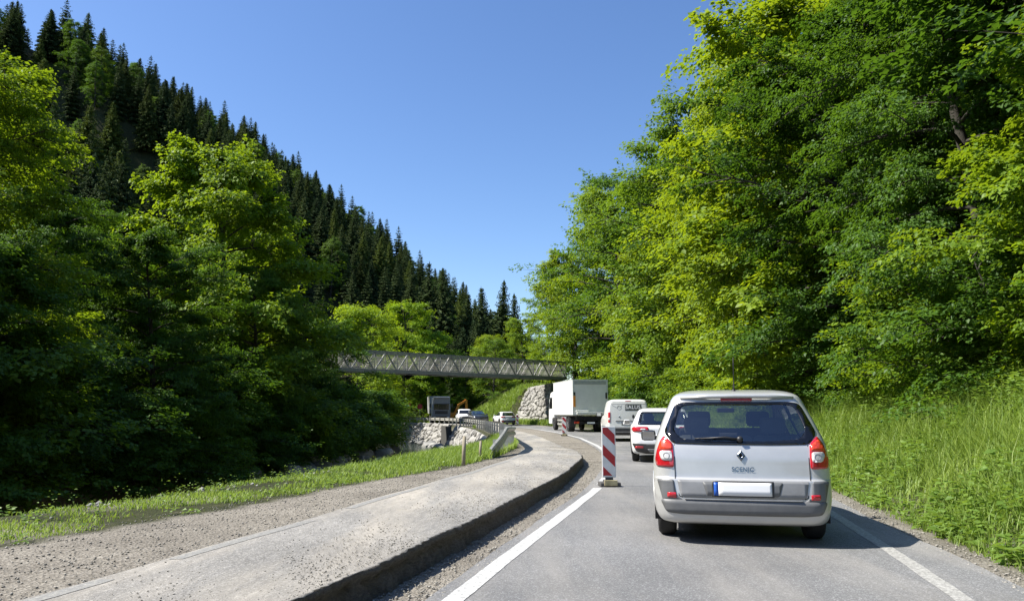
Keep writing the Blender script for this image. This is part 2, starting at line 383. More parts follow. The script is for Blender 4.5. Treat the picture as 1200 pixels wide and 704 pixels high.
def on_trench(n):
    Y = 3.5 + 34 * RNG.random(n) ** 2.0; t = RNG.random(n) ** 1.0
    X = xe(Y) + .06 + (xl(Y) - .12 - xe(Y)) * t; return np.stack([X, Y, 0 * X - .005], -1)
def on_left(n):
    Y = 3.5 + 22 * RNG.random(n) ** 1.8; t = RNG.random(n)
    X = xgn(Y) - .35 + (xsl(Y) - xgn(Y) + .4) * t; return np.stack([X, Y, T(X, Y) + .004], -1)
def on_right(n):
    Y = 4 + 22 * RNG.random(n) ** 1.8; X = xr(Y) - .1 + np.abs(RNG.normal(0, .25, n)); return np.stack([X, Y, T(X, Y) + .01], -1)
def on_bank(n):
    Y = 7 + 26 * RNG.random(n); X = xc(Y) - .2 + np.abs(RNG.normal(0, .5, n)); return np.stack([X, Y, T(X, Y)], -1)
tag(stones('loose_gravel_on_old_road', 17000, on_slab, .0025, .011, M_STONE), 'loose chippings strewn over the raised old carriageway', 'gravel', kind='stuff')
tag(stones('loose_gravel_in_trench', 9000, on_trench, .004, .018, M_STONE), 'loose gravel along the trench beside the white line', 'gravel', kind='stuff')
tag(stones('loose_gravel_on_shoulder', 12000, on_left, .003, .016, M_STONE), 'loose gravel between the faded line and the left grass verge', 'gravel', kind='stuff')
tag(stones('loose_gravel_by_bank', 4000, on_right, .003, .02, M_STONE), 'loose gravel along the foot of the right grass bank', 'gravel', kind='stuff')
tag(stones('river_edge_pebbles', 420, on_bank, .015, .06, M_ROCK), 'pale pebbles along the edge of the river bank', 'gravel', kind='stuff')

# ---------------------------------------------------------------- foliage
def leaf_mat(name, lo, hi, trans, tw=.36, gloss=.1):
    m = bpy.data.materials.new(name); m.use_nodes = True; nt = m.node_tree; nt.nodes.clear()
    at = nt.nodes.new('ShaderNodeAttribute'); at.attribute_name = 'lv'
    oi = nt.nodes.new('ShaderNodeObjectInfo')
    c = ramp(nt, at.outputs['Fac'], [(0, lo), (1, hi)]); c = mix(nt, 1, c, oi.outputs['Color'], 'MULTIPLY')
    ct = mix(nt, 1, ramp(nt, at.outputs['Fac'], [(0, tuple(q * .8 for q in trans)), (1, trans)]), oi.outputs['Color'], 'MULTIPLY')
    d = nt.nodes.new('ShaderNodeBsdfDiffuse'); t = nt.nodes.new('ShaderNodeBsdfTranslucent'); g = nt.nodes.new('ShaderNodeBsdfGlossy')
    g.inputs['Roughness'].default_value = .5; g.inputs['Color'].default_value = (.9, .95, .85, 1)
    nt.links.new(c, d.inputs[0]); nt.links.new(ct, t.inputs[0])
    a = nt.nodes.new('ShaderNodeMixShader'); a.inputs[0].default_value = tw; nt.links.new(d.outputs[0], a.inputs[1]); nt.links.new(t.outputs[0], a.inputs[2])
    fr = nt.nodes.new('ShaderNodeLayerWeight'); fr.inputs[0].default_value = .35
    pw = nt.nodes.new('ShaderNodeMath'); pw.operation = 'POWER'; pw.inputs[1].default_value = 3; nt.links.new(fr.outputs['Facing'], pw.inputs[0])
    mm = nt.nodes.new('ShaderNodeMath'); mm.operation = 'MULTIPLY_ADD'; mm.inputs[1].default_value = gloss; mm.inputs[2].default_value = gloss * .18; nt.links.new(pw.outputs[0], mm.inputs[0]); mm.use_clamp = True
    b = nt.nodes.new('ShaderNodeMixShader'); nt.links.new(mm.outputs[0], b.inputs[0]); nt.links.new(a.outputs[0], b.inputs[1]); nt.links.new(g.outputs[0], b.inputs[2])
    o = nt.nodes.new('ShaderNodeOutputMaterial'); nt.links.new(b.outputs[0], o.inputs[0]); return m
M_LEAF = leaf_mat('broad_leaves', (.045, .10, .012), (.11, .20, .022), (.27, .44, .025))
M_NEEDLE = leaf_mat('spruce_needles', (.026, .048, .015), (.07, .10, .028), (.08, .12, .025), .2, .06)
M_GRASS = leaf_mat('grass_blades', (.12, .22, .03), (.31, .40, .08), (.38, .53, .06), .4, .12)
M_WEED = leaf_mat('weed_leaves', (.10, .19, .02), (.21, .32, .05), (.34, .50, .05), .4, .2)
def bark_mat():
    m, nt, b = new_mat('bark'); p = mapping(nt, pos(nt, True), (1, 1, .25))
    c = ramp(nt, noise(nt, 9, 8, .7, p), [(.3, (.02, .018, .015)), (.7, (.085, .075, .06))]); nt.links.new(c, b.inputs['Base Color'])
    b.inputs['Roughness'].default_value = .95; bump(nt, b, noise(nt, 14, 8, .8, p), .8, .03); return m
M_BARK = bark_mat()

def nrm(a): return a / np.maximum(np.linalg.norm(a, axis=-1, keepdims=True), 1e-6)
def leaves(P, D, N, L, w=.34, fold=.10, lv=None):
    """kite leaves: two faces folded about the midrib"""
    S_ = nrm(np.cross(D, N)); N = nrm(np.cross(S_, D)); L = L[:, None]
    v = np.stack([P, P + D * L * .42 + S_ * L * w + N * L * fold, P + D * L - N * L * .08, P + D * L * .42 - S_ * L * w + N * L * fold], 1)
    n = len(P); q = (np.arange(n) * 4)[:, None]
    F_ = np.concatenate([q + np.array([0, 1, 2]), q + np.array([0, 2, 3])], 0)
    lv = RNG.random(n) if lv is None else lv
    return v.reshape(-1, 3), F_, np.repeat(lv, 4)
class Tubes:
    def __init__(s): s.V = []; s.F = []; s.n = 0
    def add(s, pts, rads, k=6):
        pts = np.asarray(pts, float); m = len(pts); d = np.gradient(pts, axis=0); d = nrm(d)
        ref = np.array([0, 0, 1.0]) if abs(d[0][2]) < .9 else np.array([1.0, 0, 0])
        x = nrm(np.cross(d, ref)); y = np.cross(d, x); a = np.arange(k) * 2 * np.pi / k
        ring = pts[:, None] + (x[:, None] * np.cos(a)[None, :, None] + y[:, None] * np.sin(a)[None, :, None]) * np.asarray(rads)[:, None, None]
        s.V.append(ring.reshape(-1, 3)); ii = s.n + np.arange(m * k).reshape(m, k); jj = np.roll(ii, -1, 1)
        s.F.append(np.stack([ii[:-1], jj[:-1], jj[1:], ii[1:]], -1).reshape(-1, 4)); s.n += m * k
    def mesh(s, name):
        me = np_mesh(name, np.concatenate(s.V), np.concatenate(s.F), True); me.materials.append(M_BARK); return me

def broadleaf(name, H, Rr, limbs, subs, sprays, nl, leafL, seed, base=.12, spread=.55, top=.62, flat=.35, droop=.2, w=.34, rtr=.016, stems=1, inner=.42):
    """trunk > limbs > branchlets > flat sprays of leaves; returns (trunk mesh, crown mesh)"""
    g = np.random.default_rng(seed); tb = Tubes(); SP = []; SD = []; SL = []; SV = []
    for st in range(stems):
        lean = g.normal(0, .05, 2) * H if stems == 1 else g.normal(0, .16, 2) * H
        tz = np.linspace(0, 1, 9); tr = np.stack([lean[0] * tz ** 1.5 + .02 * H * np.sin(tz * 5 + g.random() * 6) * tz, lean[1] * tz ** 1.5 + .02 * H * np.sin(tz * 6 + g.random() * 6) * tz, tz * H * .93], -1)
        if stems > 1: tr[:, :2] += g.normal(0, .12, 2)
        tb.add(tr, H * rtr / math.sqrt(stems) * (1 - tz * .92) + .01, 8)
        lob = g.uniform(0, 6.28, 5)
        for i in range(limbs // stems):
            t = base + (1 - base) * ((i + g.random()) / (limbs // stems)) ** .9; t = min(t, .985)
            u = (t - base) / (1 - base)
            prof = (math.sin(math.pi * min(1, (u * .86 + .14)) ** (1 / (2 * top)))) ** .6 if u < 1 else 0
            phi = i * 2.399 + g.normal(0, .35)
            irr = 1 + .32 * math.sin(3 * phi + lob[0]) * math.sin(5 * u + lob[1]) + .16 * math.sin(2 * phi + 9 * u + lob[2])
            r = Rr * max(.16, prof) * irr * g.uniform(.62, 1.12)
            zt = t * .93; p0 = np.array([np.interp(zt, tz * .93, tr[:, 0]), np.interp(zt, tz * .93, tr[:, 1]), zt * H])
            rise = (spread * (u - .25) + g.normal(.12, .12)) * r + (.3 * (1 - prof)) * r
            dirh = np.array([math.cos(phi), math.sin(phi), 0.])
            s = np.linspace(0, 1, 6)[:, None]; bend = g.normal(0, .12)
            perp = np.array([-dirh[1], dirh[0], 0])
            pts = p0 + dirh * r * s + np.array([0, 0, 1.]) * (rise * s ** .8 - droop * r * s ** 2.5 * .5) + perp * bend * r * s ** 2
            tb.add(pts, (H * rtr * .36 * (1 - t * .6)) * (1 - s[:, 0] * .85) + .006, 5)
            for j in range(subs):
                q = inner + (1 - inner) * (j + g.random()) / subs; q = min(q, 1); k = q * 5; k0 = min(int(k), 4); b0 = pts[k0] + (pts[k0 + 1] - pts[k0]) * (k - k0)
                sa = (1 if j % 2 else -1) * g.uniform(.3, 1.2) * (1 - q * .4); dd = dirh * math.cos(sa) + perp * math.sin(sa)
                dd = dd + np.array([0, 0, g.normal(.1, .28)]); dd /= np.linalg.norm(dd)
                sl = (.13 * Rr + .2 * r) * g.uniform(.6, 1.25)
                s2 = np.linspace(0, 1, 4)[:, None]; sp = b0 + dd * sl * s2 + np.array([0, 0, -1.]) * droop * sl * .5 * s2 ** 2
                tb.add(sp, .02 * (H / 15) * (1 - s2[:, 0] * .8) + .003, 3)
                for k2 in range(sprays):
                    q2 = (k2 + 1) / sprays; c = b0 + dd * sl * q2 - np.array([0, 0, 1.]) * droop * sl * .5 * q2 ** 2
                    a2 = g.normal(0, .7); d2 = dd * math.cos(a2) + np.cross(np.array([0, 0, 1.]), dd) * math.sin(a2); d2[2] += g.normal(0, .15) - droop * .5
                    c = c + np.array([0, 0, 1.]) * abs(g.normal(0, .11)) * (.5 + r * .35); SP.append(c); SD.append(d2 / np.linalg.norm(d2)); SL.append(g.uniform(.55, 1.1)); SV.append(g.random())
    SP = np.array(SP); SD = np.array(SD); SL = np.array(SL); SV = np.array(SV); ns = len(SP)
    sprL = leafL * 6.0
    k = np.repeat(np.arange(ns), nl); n = len(k); t = g.random(n)
    P = SP[k] + SD[k] * (t * sprL * SL[k])[:, None]
    lat = nrm(np.cross(SD[k], np.array([0, 0, 1.]))); side = g.normal(0, .22, n) * sprL * SL[k] * (1.1 - .6 * t)
    P = P + lat * side[:, None]; P[:, 2] += g.normal(0, sprL * .09, n) - np.abs(side) * .25 - t ** 2 * sprL * .12
    D = nrm(SD[k] * .7 + lat * (np.sign(side) * g.uniform(.2, 1.1, n))[:, None] + g.normal(0, .28, (n, 3)) - np.array([0, 0, .25 + droop * .4]))
    N = nrm(np.array([0, 0, 1.]) + g.normal(0, flat, (n, 3)) + .25 * nrm(P * np.array([1, 1, 0]) + 1e-3))
    V, F_, lv = leaves(P, D, N, leafL * g.uniform(.6, 1.25, n), w, .1, np.clip(.6 * SV[k] + .4 * g.random(n), 0, 1))
    me = np_mesh(name + '_crown', V, F_, False, {'lv': ('POINT', lv)}); me.materials.append(M_LEAF)
    return tb.mesh(name + '_trunk'), me

def spruce(name, H, Rr, seed, whorl=.55):
    g = np.random.default_rng(seed); tb = Tubes(); z = np.linspace(0, 1, 5); tb.add(np.stack([z * 0, z * 0, z * H * .98], -1), H * .012 * (1 - z) + .01, 6)
    P = []; D = []; L = []; W = []
    zz = H * .06
    while zz < H * .985:
        u = zz / H; r = Rr * (1 - u) ** .72 * (1 - .25 * math.exp(-u * 12)) + .12; nb = int(5 + 5 * (1 - u))
        ph = g.random() * 6
        for b in range(nb):
            a = ph + b * 6.283 / nb + g.normal(0, .18); rr = r * g.uniform(.6, 1.18); d = np.array([math.cos(a), math.sin(a), 0])
            up = .55 * u - .12; m = max(3, int(rr / .3))
            for q in range(m):
                s = (q + .3) / m; c = np.array([0, 0, zz + g.normal(0, .06)]) + d * rr * s + np.array([0, 0, rr * (up * s - .42 * s * s * (1 - u * .7))])
                for sd_ in (-1, 0, 1):
                    lat = np.array([-d[1], d[0], 0]) * sd_
                    dd = d * .75 + lat * .8 + np.array([0, 0, -.35 - .2 * g.random()])
                    P.append(c); D.append(dd / np.linalg.norm(dd)); L.append((.5 + .5 * rr * (1 - s) * .4) * g.uniform(.7, 1.3) * (.38 + .62 * min(1, (1 - u) * 2.2)))
        zz += whorl * (1.15 - .75 * u) * g.uniform(.8, 1.2)
    P.append(np.array([0, 0, H * .97])); D.append(np.array([0, 0, 1.])); L.append(H * .04)
    P = np.array(P); D = np.array(D); L = np.array(L); n = len(P)
    N = nrm(np.array([0, 0, 1.]) + g.normal(0, .45, (n, 3)))
    V, F_, lv = leaves(P, D, N, L, .24, -.12)
    # a hanging tassel under each twig
    V2, F2, lv2 = leaves(P + D * (L * .3)[:, None], nrm(D * .4 - np.array([0, 0, 1.]) + g.normal(0, .2, (n, 3))), nrm(D + g.normal(0, .4, (n, 3))), L * .8, .26, .05)
    V = np.concatenate([V, V2]); F_ = np.concatenate([F_, F2 + len(P) * 4]); lv = np.concatenate([lv, lv2])
    me = np_mesh(name + '_crown', V, F_, False, {'lv': ('POINT', lv)}); me.materials.append(M_NEEDLE)
    return tb.mesh(name + '_trunk'), me

PROTO = {
    'near1': broadleaf('near_tree', 15, 4.6, 46, 11, 4, 50, .14, 11, base=.05, inner=.3),
    'near2': broadleaf('near_tree', 16, 4.4, 48, 11, 4, 50, .13, 12, base=.04, spread=.35, droop=.45, w=.28, inner=.3),
    'near3': broadleaf('near_tree', 13, 4.2, 40, 10, 4, 44, .175, 13, base=.05, spread=.6, w=.42, flat=.3),
    'mid1': broadleaf('mid_tree', 17, 4.8, 38, 9, 4, 24, .22, 21, base=.06),
    'mid2': broadleaf('mid_tree', 18, 4.4, 42, 9, 4, 22, .22, 22, base=.05, spread=.4, droop=.35),
    'mid3': broadleaf('mid_tree', 13, 4.6, 34, 9, 4, 22, .20, 23, base=.08, spread=.7, top=.7),
    'bushN': broadleaf('near_shrub', 3.6, 2.0, 30, 6, 3, 34, .105, 31, base=.03, spread=.5, stems=2, rtr=.012, inner=.25),
    'bushM': broadleaf('mid_shrub', 4.2, 2.4, 30, 6, 3, 24, .16, 32, base=.03, spread=.5, stems=2, rtr=.012, inner=.25),
    'sprA': spruce('spruce', 22, 4.6, 41), 'sprB': spruce('spruce', 20, 4.0, 42), 'sprC': spruce('spruce', 24, 5.0, 43),
}
HGT = {'near1': 15, 'near2': 16, 'near3': 13, 'mid1': 17, 'mid2': 18, 'mid3': 13, 'bushN': 3.6, 'bushM': 4.2, 'sprA': 22, 'sprB': 20, 'sprC': 24}
def plant(kind, X, Y, h, name, label, cat, group=None, col=(1, 1, 1), wide=1.0, dz=-.15, tilt=(0, 0)):
    s = h / HGT[kind]; z = float(T(X, Y)) + dz
    rr_ = random.Random(int(X * 100) * 31 + int(Y * 10)); o = empty(name, (X, Y, z), rr_.uniform(0, 6.28), label, cat, group, (s * wide, s * wide, s))
    o.rotation_euler.x = R(tilt[0] + random.uniform(-2, 2)); o.rotation_euler.y = R(tilt[1] + random.uniform(-2, 2))
    tm, cm = PROTO[kind]
    a = bpy.data.objects.new('trunk', tm); a.parent = o; COL.objects.link(a)
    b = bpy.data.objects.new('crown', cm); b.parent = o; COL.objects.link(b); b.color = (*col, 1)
    return o
#--TREES
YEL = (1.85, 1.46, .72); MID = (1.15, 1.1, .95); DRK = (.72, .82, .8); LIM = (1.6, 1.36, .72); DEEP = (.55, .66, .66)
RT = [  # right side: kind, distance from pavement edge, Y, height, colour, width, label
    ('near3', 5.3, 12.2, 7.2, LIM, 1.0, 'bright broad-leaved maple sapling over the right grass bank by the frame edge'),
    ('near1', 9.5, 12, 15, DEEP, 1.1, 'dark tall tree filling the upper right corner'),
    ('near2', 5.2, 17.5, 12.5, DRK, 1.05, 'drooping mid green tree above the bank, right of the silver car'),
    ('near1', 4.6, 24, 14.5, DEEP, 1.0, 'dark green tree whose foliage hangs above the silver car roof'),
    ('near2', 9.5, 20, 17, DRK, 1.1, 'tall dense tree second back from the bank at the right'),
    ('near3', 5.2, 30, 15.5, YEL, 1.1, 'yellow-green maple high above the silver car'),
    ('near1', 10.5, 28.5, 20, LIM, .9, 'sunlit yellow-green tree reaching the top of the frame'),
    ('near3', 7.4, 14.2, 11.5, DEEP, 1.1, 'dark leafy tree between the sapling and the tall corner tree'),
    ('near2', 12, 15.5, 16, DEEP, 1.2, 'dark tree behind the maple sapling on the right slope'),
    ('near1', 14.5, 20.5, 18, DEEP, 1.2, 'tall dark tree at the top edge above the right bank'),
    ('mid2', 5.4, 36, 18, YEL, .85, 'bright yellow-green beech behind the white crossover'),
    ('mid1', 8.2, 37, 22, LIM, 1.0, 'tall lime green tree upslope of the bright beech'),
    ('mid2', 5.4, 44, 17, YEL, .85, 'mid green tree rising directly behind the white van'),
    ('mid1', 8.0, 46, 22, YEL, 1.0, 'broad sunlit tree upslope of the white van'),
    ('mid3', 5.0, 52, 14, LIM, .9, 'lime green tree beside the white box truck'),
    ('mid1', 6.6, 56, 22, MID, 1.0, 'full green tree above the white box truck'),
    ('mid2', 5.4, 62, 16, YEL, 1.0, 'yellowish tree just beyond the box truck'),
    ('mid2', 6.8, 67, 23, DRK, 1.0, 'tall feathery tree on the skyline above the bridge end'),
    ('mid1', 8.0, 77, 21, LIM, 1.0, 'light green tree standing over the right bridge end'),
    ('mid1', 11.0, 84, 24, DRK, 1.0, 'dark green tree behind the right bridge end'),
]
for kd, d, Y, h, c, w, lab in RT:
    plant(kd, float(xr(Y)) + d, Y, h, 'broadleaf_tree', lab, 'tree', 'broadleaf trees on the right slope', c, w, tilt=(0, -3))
for Y in np.arange(9, 96, 5.2):       # rows further up the slope
    for d in (15.5, 22, 29, 37):
        yy = Y + random.uniform(-2, 2); dd = d + random.uniform(-1.6, 1.6)
        if yy < 14 and d > 23: continue
        kd = random.choice(['near1', 'near2'] if yy < 22 and d < 18 else ['mid1', 'mid2', 'mid1', 'mid3'])
        plant(kd, float(xr(yy)) + dd, yy, random.uniform(15, 19), 'broadleaf_tree', 'broadleaf tree in the dense wood up the right slope', 'tree', 'wood up the right slope', random.choice([MID, DRK, LIM, YEL]), 1.1)
# right understory
rb = ['leafy shrub at the back of the right grass bank', 'shrub']
for i, Y in enumerate(np.concatenate([np.arange(9, 34, 1.9), np.arange(35, 84, 3.4)])):
    d = random.uniform(3.6, 4.9) if Y > 14 else random.uniform(4.6, 5.6)
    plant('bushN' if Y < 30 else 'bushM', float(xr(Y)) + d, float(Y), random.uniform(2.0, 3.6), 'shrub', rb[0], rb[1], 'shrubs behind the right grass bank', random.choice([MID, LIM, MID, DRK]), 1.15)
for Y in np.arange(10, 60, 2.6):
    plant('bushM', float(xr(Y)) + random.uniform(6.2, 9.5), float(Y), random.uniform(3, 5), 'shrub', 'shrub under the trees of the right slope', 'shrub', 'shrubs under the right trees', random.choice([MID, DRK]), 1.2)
# left bank trees
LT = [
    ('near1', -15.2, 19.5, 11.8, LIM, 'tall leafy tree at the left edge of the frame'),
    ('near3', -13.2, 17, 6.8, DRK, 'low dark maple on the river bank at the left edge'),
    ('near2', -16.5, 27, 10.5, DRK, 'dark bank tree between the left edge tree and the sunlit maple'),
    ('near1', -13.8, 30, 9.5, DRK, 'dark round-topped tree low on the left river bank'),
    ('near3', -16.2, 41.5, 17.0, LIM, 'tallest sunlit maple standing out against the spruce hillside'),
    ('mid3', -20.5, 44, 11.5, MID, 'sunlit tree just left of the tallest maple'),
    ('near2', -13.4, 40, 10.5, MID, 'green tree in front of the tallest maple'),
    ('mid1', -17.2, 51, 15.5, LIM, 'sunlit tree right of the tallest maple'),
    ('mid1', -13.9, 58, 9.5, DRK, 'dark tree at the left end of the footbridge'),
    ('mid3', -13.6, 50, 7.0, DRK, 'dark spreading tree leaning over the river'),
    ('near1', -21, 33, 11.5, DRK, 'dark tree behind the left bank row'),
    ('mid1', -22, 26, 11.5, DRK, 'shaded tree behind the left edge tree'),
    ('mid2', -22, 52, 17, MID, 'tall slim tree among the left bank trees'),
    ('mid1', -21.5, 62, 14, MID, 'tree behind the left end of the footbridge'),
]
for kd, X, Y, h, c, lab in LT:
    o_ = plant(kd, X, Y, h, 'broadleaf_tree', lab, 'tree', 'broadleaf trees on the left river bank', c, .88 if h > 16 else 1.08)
    if lab.startswith('tallest'): o_.location.x += 2.1; o_.location.z = float(T(X + 2.1, Y)) - .15
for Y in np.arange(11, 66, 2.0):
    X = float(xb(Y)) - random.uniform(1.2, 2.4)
    plant('bushN' if Y < 40 else 'bushM', X, float(Y), random.uniform(2.6, 4.6), 'shrub', 'dark shrub on the far bank of the river', 'shrub', 'shrubs along the left river bank', random.choice([DRK, DEEP, DRK, MID]), 1.25)  # the darker tints put the bank's shade into the leaf colour
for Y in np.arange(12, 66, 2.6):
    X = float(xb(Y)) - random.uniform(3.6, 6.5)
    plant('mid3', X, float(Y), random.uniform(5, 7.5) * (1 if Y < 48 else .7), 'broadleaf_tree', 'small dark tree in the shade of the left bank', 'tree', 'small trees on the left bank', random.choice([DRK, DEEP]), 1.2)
# bright trees beyond the bridge
BT = [
    ('mid3', -19.5, 96, 18.0, (2.2, 1.75, .8), 1.0, 'bright yellow-green round tree beyond the left end of the footbridge'),
    ('mid1', -15.5, 111, 18.0, (2.0, 1.7, .8), 1.0, 'pale green bushy tree above the middle of the footbridge'),
    ('mid3', -11.6, 112, 13.5, (2.1, 1.85, 1.1), .95, 'lower pale willow-like tree above the footbridge truss'),
    ('mid3', -22, 88, 9.0, MID, 1.0, 'green tree under the left half of the footbridge'),
    ('mid3', -17, 104, 7.2, LIM, 1.2, 'green bush mass behind the road works under the bridge'),
    ('mid3', -12.5, 110, 6.5, DRK, 1.3, 'dark bush behind the grey tipper truck'),
    ('mid1', -7, 112, 7.5, MID, 1.3, 'dark green tree behind the white pickup'),
    ('mid3', -2.5, 108, 8.5, MID, 1.2, 'green tree above the grassy slope beyond the bridge'),
    ('mid3', -3.5, 120, 10, YEL, 1.0, 'bright bush showing over the bridge left of its right end'),
    ('mid1', 2.0, 116, 11.5, LIM, 1.0, 'light green tree beyond the bridge right of the dark spruces'),
    ('mid1', 5.5, 98, 13, LIM, 1.0, 'leafy tree behind the dry stone abutment'),
    ('mid2', 8.0, 92, 18, YEL, 1.0, 'yellow-green tree upslope of the stone abutment'),
    ('mid2', 8.5, 104, 18, MID, 1.0, 'green tree far behind the stone abutment'),
]
for kd, X, Y, h, c, w, lab in BT:
    plant(kd, X, Y, h, 'broadleaf_tree', lab, 'tree', 'broadleaf trees beyond the footbridge', c, w)
# spruce hillside
def screen(X, Y, Z):
    p_ = math.atan(131 / 900); zc = Y * math.cos(p_) + (Z - CAM_H) * math.sin(p_); yc = -Y * math.sin(p_) + (Z - CAM_H) * math.cos(p_)
    return 600 + 900 * X / zc, 352 - 900 * yc / zc
pts = []; rest = []; tries = 0
glade = [(-19.5, 96), (-15.5, 111), (-11.6, 112), (-17, 104)]
while tries < 55000:
    tries += 1
    Y = random.uniform(40, 230); toe = -24 + (.26 * (Y - 60) if Y > 60 else 0); X = toe - random.uniform(-2 if Y > 120 else 3, 112)
    u = X / Y
    if u < -1.15 or u > .06: continue
    if road_dist(np.array([X]), np.array([Y]))[0] < 13: continue
    if any((X - a) ** 2 + (Y - b) ** 2 < 13 ** 2 for a, b in glade): continue
    low = any(-30 < X - a < 0 and abs(Y - b) < 8 for a, b in glade)
    if any((X - a) ** 2 + (Y - b) ** 2 < (2.7 + Y * .007) ** 2 for a, b, _ in pts) or any((X - a) ** 2 + (Y - b) ** 2 < 3.7 ** 2 for a, b, _ in rest): continue
    h = random.uniform(9.5, 15.5) * (.85 if Y < 110 else 1) * (.6 if low else 1)
    sx, sy = screen(X, Y, float(T(X, Y)) + h)
    lim = np.interp(sx, [-200, 0, 60, 190, 250, 330, 380, 430, 600], [60, 60, 190, 215, 170, 235, 300, 370, 400])
    if sx > -40 and sy < lim and sy > -190 and len(pts) < 280: pts.append((X, Y, h))
    elif len(rest) < 720: rest.append((X, Y, h))
for X, Y, h in pts:
    if random.random() < .22: plant('mid2', X, Y, h * .82, 'broadleaf_tree', 'green broadleaf tree mixed in among the spruces of the left hillside', 'tree', 'broadleaf trees among the spruces', random.choice([DRK, (.8, .8, .8), DEEP]), .9)
    else: plant(random.choice(['sprA', 'sprB', 'sprC']), X, Y, h, 'spruce_tree', 'dark spruce in the conifer forest on the left hillside', 'tree', 'spruces on the left hillside', random.choice([(1, 1, 1), (1.35, 1.2, .9), (.75, .85, 1), (1.9, 1.7, 1)]), random.uniform(1.0, 1.3), tilt=(random.uniform(-2, 2), random.uniform(-2, 2)))
def far_forest():
    tm, cm = spruce('far_spruce', 18, 3.9, 77, 1.25); n = len(cm.vertices); v = np.zeros(n * 3, np.float32); cm.vertices.foreach_get('co', v); v = v.reshape(-1, 3)
    f = np.zeros(len(cm.loops), np.int32); cm.loops.foreach_get('vertex_index', f); f = f.reshape(-1, 3); lv = np.zeros(n, np.float32); cm.attributes['lv'].data.foreach_get('value', lv)
    VV = []; FF = []; LL = []
    for k, (X, Y, h) in enumerate(rest):
        a = random.uniform(0, 6.28); c, s_ = math.cos(a), math.sin(a); q = v * (h / 18)
        VV.append(np.stack([q[:, 0] * c - q[:, 1] * s_ + X, q[:, 0] * s_ + q[:, 1] * c + Y, q[:, 2] + float(T(X, Y))], -1)); FF.append(f + k * n); LL.append(lv)
    tag(link('spruce_forest', np_mesh('spruce_forest', np.concatenate(VV), np.concatenate(FF), False, {'lv': ('POINT', np.concatenate(LL))}), None, (M_NEEDLE,)), 'dark mass of spruces filling the rest of the left hillside', 'forest', kind='stuff')
far_forest()
for X, Y, h, lab in ((-15, 132, 21, 'spruce standing left of the pale trees on the skyline'), (-11.5, 130, 22.5, 'tallest dark spruce above the middle of the bridge'), (-8.2, 133, 20.5, 'dark spruce right of the tallest one above the bridge'),
                     (-5, 138, 22, 'spruce with a bare spiky top near the valley gap'), (-2.2, 136, 21.5, 'slim spruce in the valley gap above the bridge'), (.6, 150, 22, 'last small spruce before the right wood'), (-13, 124, 15, 'dark spruce close behind the pale green trees'), (-9, 122, 13, 'shaded spruce behind the bridge railing'), (-6, 126, 14, 'shaded spruce in front of the valley gap')):
    plant('sprA' if h > 20 else 'sprB', X, Y, h, 'spruce_tree', lab, 'tree', 'spruces in the valley gap', (1, 1, 1))
#--GRASS
def blades(name, P, H, W, lean, mat, col_bias=0, seed=3, label=None, cat='grass'):
    g = np.random.default_rng(seed); n = len(P); a = g.random(n) * 6.283; d = np.stack([np.cos(a), np.sin(a), 0 * a], -1); sd_ = np.stack([-d[:, 1], d[:, 0], 0 * a], -1)
    le = lean * g.uniform(.3, 1.4, n); H = H * g.uniform(.55, 1.25, n); up = np.array([0, 0, 1.])
    def q(t): return P + up * (H * (t - .25 * le * t * t))[:, None] + d * (H * le * t * t)[:, None]
    w = W[:, None] if hasattr(W, '__len__') else W
    v = np.stack([q(0) - sd_ * w * .5, q(0) + sd_ * w * .5, q(.5) + sd_ * w * .42, q(.5) - sd_ * w * .42, q(1.0)], 1)
    i = (np.arange(n) * 5)[:, None]
    F_ = np.concatenate([i + np.array([0, 1, 2]), i + np.array([0, 2, 3]), i + np.array([3, 2, 4])], 0)
    lv = np.clip(g.random(n) * .8 + col_bias + .2 * vnoise(P[:, 0], P[:, 1], 1.2), 0, 1)
    o = link(name, np_mesh(name, v.reshape(-1, 3), F_, False, {'lv': ('POINT', np.repeat(lv, 5))}), None, (mat,))
    return tag(o, label, cat, kind='stuff')
def bank_pts(n, y0, y1, pw, d0, d1):
    Y = y0 + (y1 - y0) * RNG.random(n) ** pw; d = d0 + (d1 - d0) * RNG.random(n); X = xr(Y) + d
    return np.stack([X, Y, T(X, Y) - .01], -1), d
P, d = bank_pts(115000, 5, 62, 2.0, .28, 6.0)
dens = .5 + .5 * vnoise(P[:, 0], P[:, 1], 1.9, 7); kp = RNG.random(len(P)) < .35 + .65 * dens; P = P[kp]; d = d[kp]
Hh = np.interp(d, [.28, .9, 2, 5], [.15, .48, .78, .92]) * (1 + .25 * vnoise(P[:, 0], P[:, 1], .8, 5))
blades('bank_grass', P, Hh, .006 + .00055 * P[:, 1], .75, M_GRASS, .1, 3, 'tall arching grass covering the right roadside bank')
P, d = bank_pts(2200, 6, 45, 1.6, 1.3, 5.5)
blades('seeding_grass_stalks', P, np.full(len(P), 1.0), .004 + .0004 * P[:, 1], .6, M_GRASS, .3, 4, 'pale seeding stalks rising above the right bank grass')
